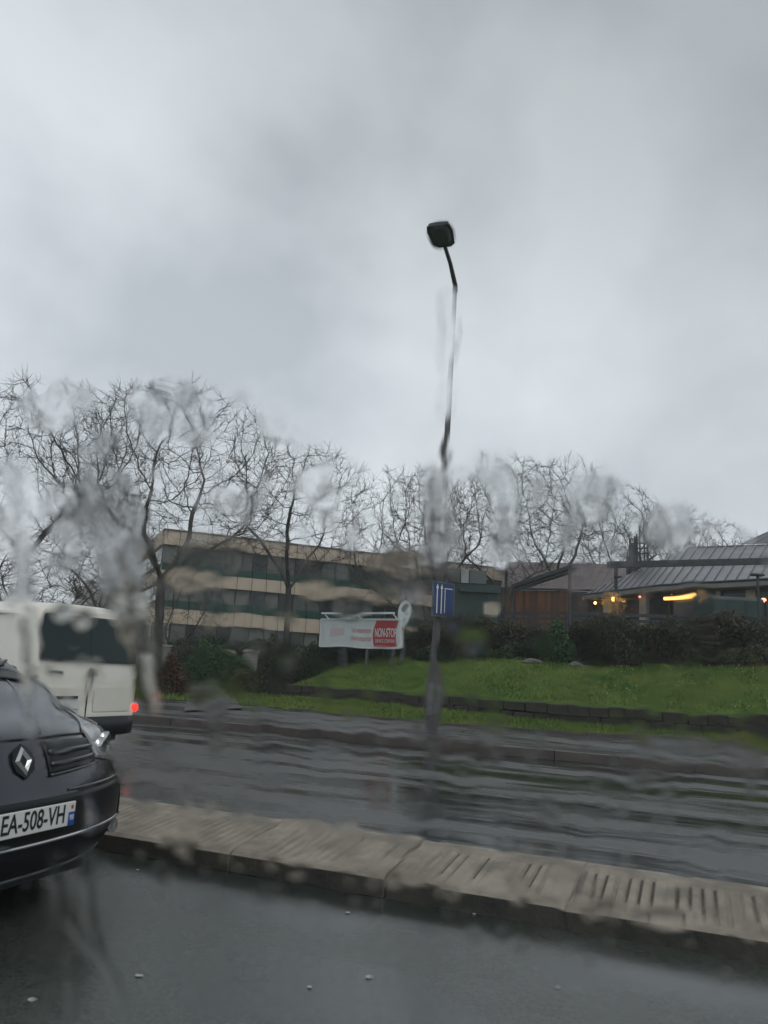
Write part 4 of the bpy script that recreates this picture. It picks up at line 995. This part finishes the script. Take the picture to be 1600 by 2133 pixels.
# black lower bumper with chrome strips
patch('bumper_lower', .6, 4.95, -.93, .93, M_gloss, car, .005, 16, 40)
def strip_on(name, s_, t0, t1, r_, m, off, parent=car, n=28, sfun=None):
    b = MB(); b.tube([SF(s_ if sfun is None else sfun(i / n), lerp(t0, t1, i / n), off) for i in range(n + 1)], r_, 6); return b.build(name, m, parent, world=False, smooth=True)
strip_on('chrome_strip', 3.25, -.97, .97, .009, M_chrome, .012)
strip_on('lower_lip', 1.75, -.90, .90, .010, mat('lip_satin', (.10, .115, .12), rough=.3, metal=.5), .010)
for sg in (1, -1):
    # headlight with rising rear edge
    def hs(a, c, sg=sg):
        t = lerp(.60, .985, c); lo_ = lerp(6.6, 5.9, c); hi_ = lerp(8.4, 10.1, c ** .8); return (lerp(lo_, hi_, a), t * sg)
    hl = patch('headlight', 0, 1, 0, 1, M_hl, car, .007, 12, 10, shape=hs)
    for (s_, t_, r_) in ((7.2, .72, .05), (7.5, .86, .045)):
        c_ = SF(s_, t_ * sg, .006); b = MB(); b.tube([c_ + Vector((-.03, 0, 0)), c_ + Vector((.012, 0, 0))], [r_ * .6, r_], 18); b.build('reflector', M_chrome, hl, world=False, smooth=True)
    # grille opening and slats
    def gs(a, c, sg=sg): return (lerp(6.05 + .25 * c, 8.0 - .1 * c, a), lerp(.17, .60, c) * sg)
    gr_ = patch('grille', 0, 1, 0, 1, M_gloss, car, .006, 8, 10, shape=gs)
    for k in (0.30, 0.66): strip_on('grille_slat', 0, .18 * sg, .58 * sg, .012, M_paint, .014, gr_, 10, sfun=lambda q, k=k: lerp(6.05 + .25 * q, 8.0 - .1 * q, k))
    strip_on('grille_slat', 0, .17 * sg, .60 * sg, .008, M_paint, .010, gr_, 10, sfun=lambda q: 6.05 + .25 * q)
    c_ = SF(2.9, .86 * sg, .012); b = MB(); b.tube([c_ + Vector((-.02, 0, 0)), c_ + Vector((.012, 0, 0))], [.035, .04], 16); b.build('fog_lamp', M_hl, car, world=False)
    strip_on('bumper_crease', 5.15, .30 * sg, .99 * sg, .007, M_paint, .004)
strip_on('bonnet_gap', 8.28, -.62, .62, .007, M_ink, .002)
for sg in (1, -1):
    b = MB(); b.tube([SF(lerp(8.3, 12.0, i / 12), sg * lerp(.62, .90, (i / 12) ** .6), .001) for i in range(13)], .005, 5); b.build('bonnet_seam', M_ink, car, world=False)
    b = MB(); b.tube([SF(lerp(8.6, 11.9, i / 12), sg * lerp(.22, .62, i / 12), .000) for i in range(13)], .008, 6); b.build('bonnet_crease', M_paint, car, world=False, smooth=True)
# badge
def diamond(hh_, ww_, x): return [(x, 0, hh_), (x, ww_, 0), (x, 0, -hh_), (x, -ww_, 0)]
bc = SF(7.0, 0, .004); bz = thing('badge', None, None)
COL.objects.unlink(bz); bpy.data.objects.remove(bz)
def yz(pts_, x, c): return [Vector((x + c.x, p[0] + c.y, p[1] + c.z)) for p in pts_]
tilt = Matrix.Translation(bc) @ Matrix.Rotation(R(-24), 4, 'Y') @ Matrix.Translation(-bc)
bk = MB(); bk.prism([tilt @ p for p in yz([(0, .085), (.055, .045), (.066, 0), (.055, -.045), (0, -.085), (-.055, -.045), (-.066, 0), (-.055, .045)], 0, bc)], (.008, 0, .003)); bdg = bk.build('badge', M_gloss, car, world=False)
o4 = [(0, .070), (.052, 0), (0, -.070), (-.052, 0)]; i4 = [(0, .030), (.020, 0), (0, -.030), (-.020, 0)]
m4 = [(0, .052), (.037, 0), (0, -.052), (-.037, 0)]
dm = MB(); Vs = [tilt @ p for p in yz(o4, .009, bc)] + [tilt @ p for p in yz(m4, .022, bc)] + [tilt @ p for p in yz(i4, .010, bc)]
dm.add(Vs, [(i, (i + 1) % 4, (i + 1) % 4 + 4, i + 4) for i in range(4)] + [(i + 4, (i + 1) % 4 + 4, (i + 1) % 4 + 8, i + 8) for i in range(4)]); dm.build('diamond_emblem', M_chrome, bdg, world=False)
# number plate: text is read from the front (+x), so local right is -y ... seen from ahead +y is to the viewer's right
PZ = .475
pl = MB(); pl.box(.035, .045, -.26, .26, PZ - .055, PZ + .055); plate = pl.build('number_plate', M_plate, car, world=False, bevel=.003)
b = MB(); b.box(.0455, .0475, -.258, -.217, PZ - .053, PZ + .053); b.build('blue_band', M_pblue, plate, world=False)
b = MB(); b.box(.0455, .0475, .217, .258, PZ - .053, PZ + .008); b.build('blue_band', M_pblue, plate, world=False)
PR = (R(90), 0, R(90))
text('registration', 'EA-508-VH', .118, M_ink, plate, (.0462, .004, PZ), PR, .70, .0008, bold=.0015)
text('department', '93', .034, M_white, plate, (.0482, .2375, PZ - .018), PR, .8, .0006, bold=.001)
text('country_letter', 'F', .034, M_white, plate, (.0482, -.2375, PZ - .03), PR, .8, .0006)
st_ = MB()
for k in range(5):
    a_ = R(90 + 72 * k); c_ = Vector((.0465, .2375, PZ + .031)); q_ = [c_ + Vector((0, .013 * math.cos(a_ + d_) * f_, .015 * math.sin(a_ + d_) * f_)) for d_, f_ in ((0, 1), (R(36), .45), (R(-36), .45))]
    st_.add([q_[0], q_[1], c_, q_[2]], [(0, 1, 2, 3)])
st_.build('red_star', M_pred, plate, world=False)
# underside closing the body
MB().box(-4.1, -.32, -.70, .70, .17, .40).build('underbody', M_blk, car, world=False)
MB().box(-.34, -.12, -.55, .55, .15, .5).build('radiator', M_blk, car, world=False)

# ------------------------------------------------------------------ white van (rear seen)
va_ = R(-28); Fv = W(-6.55, 8.2); VANW = Vector((Fv.x + .81 * math.sin(va_), Fv.y - .81 * math.cos(va_), 0))
van = thing('delivery_van', 'small white van seen from behind with dark rear windows and one lit tail lamp', 'van', VANW, va_ + math.pi)
# local +x = driving direction (away to the left); rear at x = 0
RING = [(0, 1.80), (.28, 1.80), (.50, 1.785), (.62, 1.755), (.68, 1.71), (.705, 1.64), (.725, 1.50), (.755, 1.28), (.79, 1.02), (.815, .80), (.825, .60), (.825, .45), (.81, .36), (.76, .30), (0, .28)]
def lean_(z): return .13 * max(0, (z - .95) / .85) ** 1.2
def vring(x, ins, ztp=2.0, wsc=1.0, rear=True):
    P_ = []
    for y, z in RING:
        yy = max(0, y * wsc - (ins if y > .01 else 0)); zz = z - (ins * .7 if z > 1 else 0)
        if zz > ztp: k = (zz - .9) / (1.82 - .9); zz = lerp(.9, ztp, min(1, k)) if ztp > .9 else ztp
        P_.append((x + (lean_(z) if rear else 0), yy, zz))
    return P_
ST = [vring(0, .085), vring(.018, .04), vring(.05, .012), (vring(.13, 0)), vring(.5, -.012), vring(1.5, -.015), vring(2.3, -.01, rear=False), vring(2.62, 0, 1.74, rear=False), vring(2.95, .02, 1.42, rear=False), vring(3.2, .03, 1.12, rear=False), vring(3.6, .05, 1.02, rear=False), vring(3.92, .10, .85, rear=False), vring(3.98, .14, .6, rear=False)]
# shear out the lean gradually
vb = MB(); nr_ = len(RING); full = []
for rg in ST:
    full.append([Vector(p) for p in rg] + [Vector((p[0], -p[1], p[2])) for p in rg[1:-1][::-1]])
nf = len(full[0]); Vs = [p for rg in full for p in rg]; Fs = []
for i in range(len(full) - 1):
    for j in range(nf): Fs.append((i * nf + j, i * nf + (j + 1) % nf, (i + 1) * nf + (j + 1) % nf, (i + 1) * nf + j))
for e_ in (0, len(full) - 1):
    b0 = e_ * nf
    for j in range(nr_ - 1):
        k0_, k1_ = j, j + 1; l0, l1 = (nf - j) % nf, (nf - j - 1) % nf
        f_ = [b0 + k0_, b0 + k1_, b0 + l1, b0 + l0]; f_ = list(dict.fromkeys(f_))
        if len(f_) > 2: Fs.append(tuple(f_))
vb.add(Vs, Fs); vo_ = vb.build('body', M_van, van, world=False, smooth=False)
vo_.data.polygons.foreach_set('use_smooth', [True] * len(vo_.data.polygons))
em = vo_.modifiers.new('split', 'EDGE_SPLIT'); em.split_angle = R(50)
def rearpt(y, z, off): return Vector((lean_(z) - off, y, z))
def rearpoly(name, pts_, m, parent, off=.006, th=.01):
    b = MB(); b.prism([rearpt(y, z, off) for y, z in pts_], (th * .9, 0, 0)); return b.build(name, m, parent, world=False)
def rounded(pts_, r_=.05, n=4):
    o_ = []; k = len(pts_)
    for i in range(k):
        p0, p1, p2 = Vector(pts_[i - 1]), Vector(pts_[i]), Vector(pts_[(i + 1) % k]); a = p1 + (p0 - p1).normalized() * r_; b = p1 + (p2 - p1).normalized() * r_
        for q in range(n + 1):
            t = q / n; o_.append(tuple((a * (1 - t) ** 2 + p1 * 2 * t * (1 - t) + b * t * t)))
    return o_
# +y in van coordinates is towards the kerb camera side? viewer sees +y on the left
zw0, zw1 = 1.13, 1.66
for sg in (1, -1):
    dr = rearpoly('rear_door', rounded([(sg * .006, .50), (sg * .755, .50), (sg * .75, .95), (sg * .665, 1.71), (sg * .006, 1.72)], .03), M_van, van, .012, .02)
    wn = rearpoly('window_frame', rounded([(sg * .003, zw0), (sg * .735, zw0), (sg * .655, zw1), (sg * .003, zw1)], .03), M_blk, dr, .020, .012)
    rearpoly('pane', rounded([(sg * .002, zw0 + .02), (sg * .715, zw0 + .02), (sg * .64, zw1 - .02), (sg * .002, zw1 - .02)], .02), M_cglass, wn, .024, .006)
    # tail lamps
    tl_ = MB(); tl_.prism([rearpt(sg * .765, .56, -.0), rearpt(sg * .835, .56, -.10), rearpt(sg * .82, .80, -.10), rearpt(sg * .765, .80, -.0)], (-.02, 0, 0)); tlo = tl_.build('tail_lamp', M_taild, van, world=False)
    for zq in (.60,):
        bm_ = bmesh.new(); bmesh.ops.create_uvsphere(bm_, u_segments=16, v_segments=10, radius=.058); me = bpy.data.meshes.new('lit_bulb'); bm_.to_mesh(me); bm_.free()
        ob_ = link('lit_bulb', me, M_tail if sg < 0 else M_taild, tlo, world=False, smooth=True); ob_.location = (-.005, sg * .785, zq); ob_.scale = (.5, 1, 1)
    # lower door recess and seams
    rearpoly('door_panel', rounded([(sg * .10, .56), (sg * .68, .56), (sg * .67, .84), (sg * .10, .84)], .03), M_van, dr, .017, .006)
    for zq in (.62, 1.0, 1.55): b = MB(); b.box(lean_(zq) - .02, lean_(zq) + .03, sg * (.775 if zq < 1.2 else .70) - .02, sg * (.775 if zq < 1.2 else .70) + .02, zq - .05, zq + .05); b.build('hinge', M_blk if zq == 9 else M_van, dr, world=False)
b = MB(); b.box(-.045, -.012, -.05, .035, .965, 1.045); b.build('door_handle', M_blk, van, world=False, bevel=.008)
b = MB(); b.box(-.020, -.006, -.004, .004, .50, .96); b.build('door_gap', M_ink, van, world=False)
b = MB(); b.box(-.022, -.013, .36, .62, 1.0, 1.03); b.build('name_badge', M_blk, van, world=False)
b = MB(); b.box(-.03, -.012, .12, .60, .60, .71); npv = b.build('number_plate', M_plate, van, world=False)
b = MB(); b.box(-.045, -.012, .16, .56, .715, .745); b.build('plate_lamp', M_blk, van, world=False)
# bumper
bp = MB(); prof = []; nB = 20
for i in range(nB + 1):
    y = lerp(-.86, .86, i / nB); x = -.09 + .22 * max(0, (abs(y) - .62) / .24) ** 2; prof.append((x, y))
for i in range(nB):
    (x0_, y0_), (x1_, y1_) = prof[i], prof[i + 1]
    bp.add([(x0_, y0_, .30), (x1_, y1_, .30), (x1_ - .01, y1_, .40), (x0_ - .01, y0_, .40), (x0_, y0_, .50), (x1_, y1_, .50), (x1_ + .12, y1_ * .97, .505), (x0_ + .12, y0_ * .97, .505), (x0_ + .12, y0_ * .97, .27), (x1_ + .12, y1_ * .97, .27)],
           [(0, 1, 2, 3), (3, 2, 5, 4), (4, 5, 6, 7), (8, 9, 1, 0)])
bp.build('bumper', M_blk, van, world=False, smooth=True)
for sg in (1, -1):
    b = MB(); b.box(.10, .9, sg * .80 - .03, sg * .80 + .055, .28, .50); b.build('side_cladding', M_blk, van, world=False, bevel=.02)
    b = MB(); b.bar((.45, sg * .735, 1.66), (2.5, sg * .725, 1.66), .05, .03); b.build('roof_gutter', M_van, van, world=False)
    b = MB(); b.bar((.9, sg * .805, 1.08), (2.1, sg * .805, 1.08), .035, .05); b.build('side_rail', M_blk, van, world=False)
    for x_ in (1.0, 2.05): b = MB(); b.bar((x_, sg * .80, .5), (x_, sg * .735, 1.6), .012, .012); b.build('door_seam', M_ink, van, world=False)
    for cx in (.62, 3.25):
        t_ = MB(); t_.tube([(cx, sg * .60, .30), (cx, sg * .80, .30)], .30, 28); ty = t_.build('wheel', M_tyre, van, world=False)
        t_ = MB(); t_.tube([(cx, sg * .79, .30), (cx, sg * .815, .30)], .18, 20); t_.build('hub_cap', M_rim, ty, world=False)
        t_ = MB(); t_.tube([(cx + .35 * math.cos(R(a_)), sg * .825, .32 + .35 * math.sin(R(a_))) for a_ in range(0, 181, 12)], .03, 6); t_.build('wheel_arch', M_blk, van, world=False)
MB().box(.1, 3.8, -.62, .62, .2, .4).build('underbody', M_blk, van, world=False)
b = MB(); b.prism([(2.72, -.62, 1.63), (2.72, .62, 1.63), (3.14, .70, 1.16), (3.14, -.70, 1.16)], (.02, 0, .03)); b.build('windscreen', M_cglass, van, world=False)
for sg in (1, -1): b = MB(); b.box(3.9, 3.985, sg * .5 - .12, sg * .5 + .12, .68, .82); b.build('headlight', M_hl, van, world=False)

# ------------------------------------------------------------------ scraps on the road
for px, py, s_, lab in ((770, 2035, 1.25, 'largest pale scrap on the near asphalt, below the middle'), (290, 2032, 1.0, 'pale scrap on the near asphalt beside the dark reflection edge'), (68, 2082, 1.2, 'pale oblong scrap lying in the dark car shade'),
                        (743, 1856, .8, 'pale scrap close under the concrete divider'), (724, 1901, .7, 'tiny pale scrap a little below the divider'), (644, 2056, .6, 'faint small scrap left of the largest one'),
                        (1156, 2048, .6, 'faint small scrap on the asphalt toward the right'), (988, 1904, .6, 'small brown pale scrap by the divider foot'), (287, 1812, .6, 'small scrap near the dark bumper')):
    p = gr(px, py, .004); a0 = random.uniform(0, 6); b = MB(); n_ = 7
    b.prism([(p.x + .017 * s_ * math.cos(a0 + k * 6.283 / n_) * random.uniform(.7, 1.2), p.y + .011 * s_ * math.sin(a0 + k * 6.283 / n_) * random.uniform(.7, 1.2), .003) for k in range(n_)], (0, 0, .003))
    props(b.build('litter_scrap', M_paper), lab, 'litter', 'pale scraps on the road')

wp = gr(1412, 1940, .0); wt = thing('weed', 'small green weed growing at the foot of the concrete divider', 'weed', wp)
foliage('leaves', 160, lambda g, n: np.stack([wp.x + g.normal(0, .05, n), wp.y + g.normal(0, .02, n), np.abs(g.normal(0, .022, n)) + .004], 1), .012, M_leafg, wt, 3)
MB().tube([(wp.x, wp.y, 0), (wp.x + .01, wp.y, .05)], .003, 5).build('stem', M_leafg, wt)

# ------------------------------------------------------------------ rain-wet car window in front of the driver's eye
DW = 0.34
cwm = co.matrix_world.copy(); cw_loc = cwm @ Vector((0, 0, -DW))
cwin = bpy.data.objects.new('car_window', None); COL.objects.link(cwin)
cwin.location = cw_loc; cwin.rotation_euler = (math.pi / 2 + PITCH, 0, 0)
props(cwin, 'rain covered side window pane with drops and running streaks', 'car window')
gm_ = bpy.data.materials.new('clean_window_glass'); gm_.use_nodes = True; t_ = gm_.node_tree; t_.nodes.clear()
a_ = t_.nodes.new('ShaderNodeOutputMaterial'); b_n = t_.nodes.new('ShaderNodeBsdfTransparent'); b_n.inputs[0].default_value = (.965, .975, .97, 1); t_.links.new(b_n.outputs[0], a_.inputs[0])
b = MB(); b.box(-.55, .55, -.36, .34, .0002, .0042); b.build('pane', gm_, cwin, world=False)
wmz = bpy.data.materials.new('rain_water'); wmz.use_nodes = True; t_ = wmz.node_tree; t_.nodes.clear()
a_ = t_.nodes.new('ShaderNodeOutputMaterial'); gn = t_.nodes.new('ShaderNodeBsdfRefraction'); gn.inputs['IOR'].default_value = 1.33; gn.inputs['Roughness'].default_value = 0.0
t_.links.new(gn.outputs[0], a_.inputs[0])
k_ = DW / FPX                                   # metres on the pane per picture pixel
CELL = 4.0; X0, X1, Y0, Y1 = -120, 1720, -120, 2260
xs = np.arange(X0, X1, CELL); ys = np.arange(Y0, Y1, CELL); GX, GY = np.meshgrid(xs, ys); Hh = np.zeros_like(GX)
rg = np.random.default_rng(21)
def drop(x, y, rx, ry, h, rot=0.0, p=1.6):
    global Hh
    R_ = max(rx, ry) * 1.5
    i0, i1 = int(max(0, (x - R_ - X0) / CELL)), int(min(len(xs), (x + R_ - X0) / CELL + 2)); j0, j1 = int(max(0, (y - R_ - Y0) / CELL)), int(min(len(ys), (y + R_ - Y0) / CELL + 2))
    if i0 >= i1 or j0 >= j1: return
    gx, gy = GX[j0:j1, i0:i1] - x, GY[j0:j1, i0:i1] - y; c, s_ = math.cos(rot), math.sin(rot)
    a, b_ = (gx * c + gy * s_) / rx, (-gx * s_ + gy * c) / ry; ph = rg.uniform(0, 6.28, 2)
    th = np.arctan2(b_, a); r2 = (a * a + b_ * b_) / (1 + .16 * np.sin(2 * th + ph[0]) + .10 * np.sin(3 * th + ph[1])) ** 2
    pr = h * np.clip(1 - r2, 0, 1) ** p
    blk = Hh[j0:j1, i0:i1]; Hh[j0:j1, i0:i1] = np.sqrt(blk ** 2 + pr ** 2)
def rivulet(pts_, wd_, h):
    pts_ = np.array(pts_, float); L_ = np.linalg.norm(np.diff(pts_, axis=0), axis=1); tot = L_.sum(); n_ = int(tot / (wd_ * .45)) + 2
    cs = np.concatenate([[0], np.cumsum(L_)])
    for k in range(n_):
        s_ = tot * k / (n_ - 1); x = np.interp(s_, cs, pts_[:, 0]) + rg.normal(0, wd_ * .10); y = np.interp(s_, cs, pts_[:, 1])
        drop(x, y, wd_ * rg.uniform(.8, 1.2), wd_ * rg.uniform(1.0, 1.5), h * rg.uniform(.45, 1.0) * .7)
def film(x, y, rx, ry, h, n_=16, sz=(14, 34)):
    for _ in range(n_):
        a_, r_ = rg.uniform(0, 6.28), math.sqrt(rg.random()); s_ = rg.uniform(*sz)
        drop(x + rx * r_ * math.cos(a_), y + ry * r_ * math.sin(a_), s_ * rg.uniform(.8, 1.8), s_, h * rg.uniform(.4, 1), rg.normal(0, .3))
mm = .001
RIV = [([(20, 990), (42, 1120), (60, 1330)], 15, .5), ([(180, 1000), (215, 1130), (235, 1240), (275, 1330)], 17, .6), ([(262, 1150), (285, 1260), (292, 1340), (300, 1385)], 20, .7),
       ([(296, 1370), (304, 1430), (318, 1470)], 14, .9), ([(905, 990), (912, 1080), (908, 1175)], 22, .40), ([(1045, 990), (1055, 1080), (1042, 1150)], 24, .35),
       ([(60, 1330), (58, 1450), (70, 1560)], 10, .4), ([(110, 1780), (122, 1850), (118, 1960)], 9, .4), ([(180, 1780), (186, 1860), (182, 1900), (200, 1975), (235, 2030), (262, 2110)], 11, .55), ([(140, 1920), (165, 1950), (195, 1985)], 14, .6),
       ([(385, 1640), (392, 1740), (398, 1800)], 14, .35), ([(440, 1430), (446, 1500), (452, 1560)], 16, .45), ([(345, 1740), (350, 1850), (358, 1980)], 12, .25), ([(930, 620), (936, 690), (928, 740)], 15, .42), ([(926, 740), (934, 800), (926, 860)], 9, .25),
       ([(1075, 1830), (1090, 1900), (1082, 1980)], 14, .25), ([(700, 1680), (710, 1760)], 11, .3), ([(140, 1990), (146, 2060), (150, 2120)], 8, .35)]
for p_, w_, h_ in RIV: rivulet(p_, w_, h_ * mm)
for f_ in [(600, 885, 75, 28, .30, 9), (350, 870, 70, 60, .22, 14), (130, 850, 60, 50, .22, 9), (130, 1090, 70, 90, .20, 11), (420, 1180, 60, 40, .25, 6), (250, 1120, 40, 120, .22, 10), (1230, 1040, 50, 50, .2, 9),
           (1380, 1075, 60, 60, .18, 9), (740, 1240, 80, 34, .18, 7), (660, 1040, 30, 60, .20, 5), (950, 960, 50, 30, .25, 7), (500, 1010, 40, 50, .15, 4),
           (840, 1175, 40, 14, .30, 4), (30, 1050, 30, 120, .2, 6)]:
    film(*[f_[0], f_[1], f_[2], f_[3], f_[4] * mm, f_[5]])
for x, y, rx, ry, h in [(985, 1338, 42, 26, 1.7), (862, 1236, 36, 16, 1.4), (945, 1300, 28, 16, .5), (600, 1370, 24, 32, 1.1), (412, 1446, 22, 16, .6), (500, 832, 18, 12, .9), (345, 868, 8, 7, 1.0), (918, 492, 30, 24, .10), (1540, 872, 32, 22, .35), (130, 1275, 24, 16, .6), (172, 1290, 18, 20, .6),
                        (68, 1500, 14, 30, .4), (186, 1700, 10, 34, .4), (400, 1712, 22, 14, .4), (465, 1998, 12, 15, .8), (1410, 1560, 110, 32, .25), (1580, 1540, 80, 60, .3),
                        (1390, 1910, 70, 24, .35), (720, 2022, 10, 12, .5), (410, 2025, 12, 14, .4), (880, 1690, 60, 26, .18), (1000, 1560, 24, 40, .25), (500, 1680, 20, 50, .25), (620, 1820, 30, 16, .3), (820, 1830, 26, 16, .3), (1260, 1890, 40, 18, .3), (905, 1440, 24, 60, .15), (1340, 1620, 60, 20, .2)]:
    drop(x, y, rx, ry, h * mm * .8, rg.normal(0, .2))
def clear_of(x, y):
    return any(a < x < b and c < y < d for a, b, c, d in ((0, 175, 1560, 1770), (650, 850, 1265, 1370), (885, 965, 1200, 1300)))
for _ in range(210):   # small scattered drops, thicker towards the lower left
    y = rg.uniform(1000, 2140); x = rg.uniform(0, 1) ** 1.25 * 1640 - 20
    if clear_of(x, y): continue
    s_ = rg.uniform(5, 15); drop(x, y, s_, s_ * rg.uniform(.9, 2.6), s_ * .010 * mm * rg.uniform(.7, 2.4))
for _ in range(90):   # broad shallow runs, mostly on the lower part of the pane
    x, y = rg.uniform(0, 1600), rg.uniform(1250, 2140)
    if clear_of(x, y): continue
    s_ = rg.uniform(16, 40); drop(x, y, s_, s_ * rg.uniform(1.0, 2.6), s_ * .0032 * mm, rg.normal(0, .15))
for _ in range(420):
    x, y = rg.uniform(0, 1600), rg.uniform(900, 2140)
    if clear_of(x, y): continue
    s_ = rg.uniform(5, 8); drop(x, y, s_, s_ * 1.2, s_ * .035 * mm)
for _ in range(26):
    x, y = rg.uniform(0, 1600), rg.uniform(150, 1000); s_ = rg.uniform(8, 24); drop(x, y, s_ * 1.2, s_, s_ * .006 * mm)
Hh *= .68
eps = 2e-6; msk = Hh > eps
cell = msk[:-1, :-1] | msk[1:, :-1] | msk[:-1, 1:] | msk[1:, 1:]
jj, ii = np.nonzero(cell); nxg = len(xs)
quad = np.stack([jj * nxg + ii, jj * nxg + ii + 1, (jj + 1) * nxg + ii + 1, (jj + 1) * nxg + ii], 1)
used, inv = np.unique(quad, return_inverse=True); inv = inv.reshape(quad.shape)
px_, py_ = (GX.ravel()[used] - 800) * k_, -(GY.ravel()[used] - 1066.5) * k_
c_, s_ = math.cos(ROLL), math.sin(ROLL); wx, wy = c_ * px_ - s_ * py_, s_ * px_ + c_ * py_   # the pane hangs level, the phone was tilted
front = np.stack([wx, wy, -Hh.ravel()[used] - 1e-6], 1); backv = np.stack([wx, wy, np.full(len(wx), 1e-5)], 1); nU = len(used)
VW = np.concatenate([front, backv]); FW = np.concatenate([inv, inv[:, ::-1] + nU])
o = link('rain_water', npmesh('rain_water', VW, FW), wmz, cwin, world=False, smooth=True); o['kind'] = 'stuff'
print('water cells', len(quad), 'share', cell.mean())
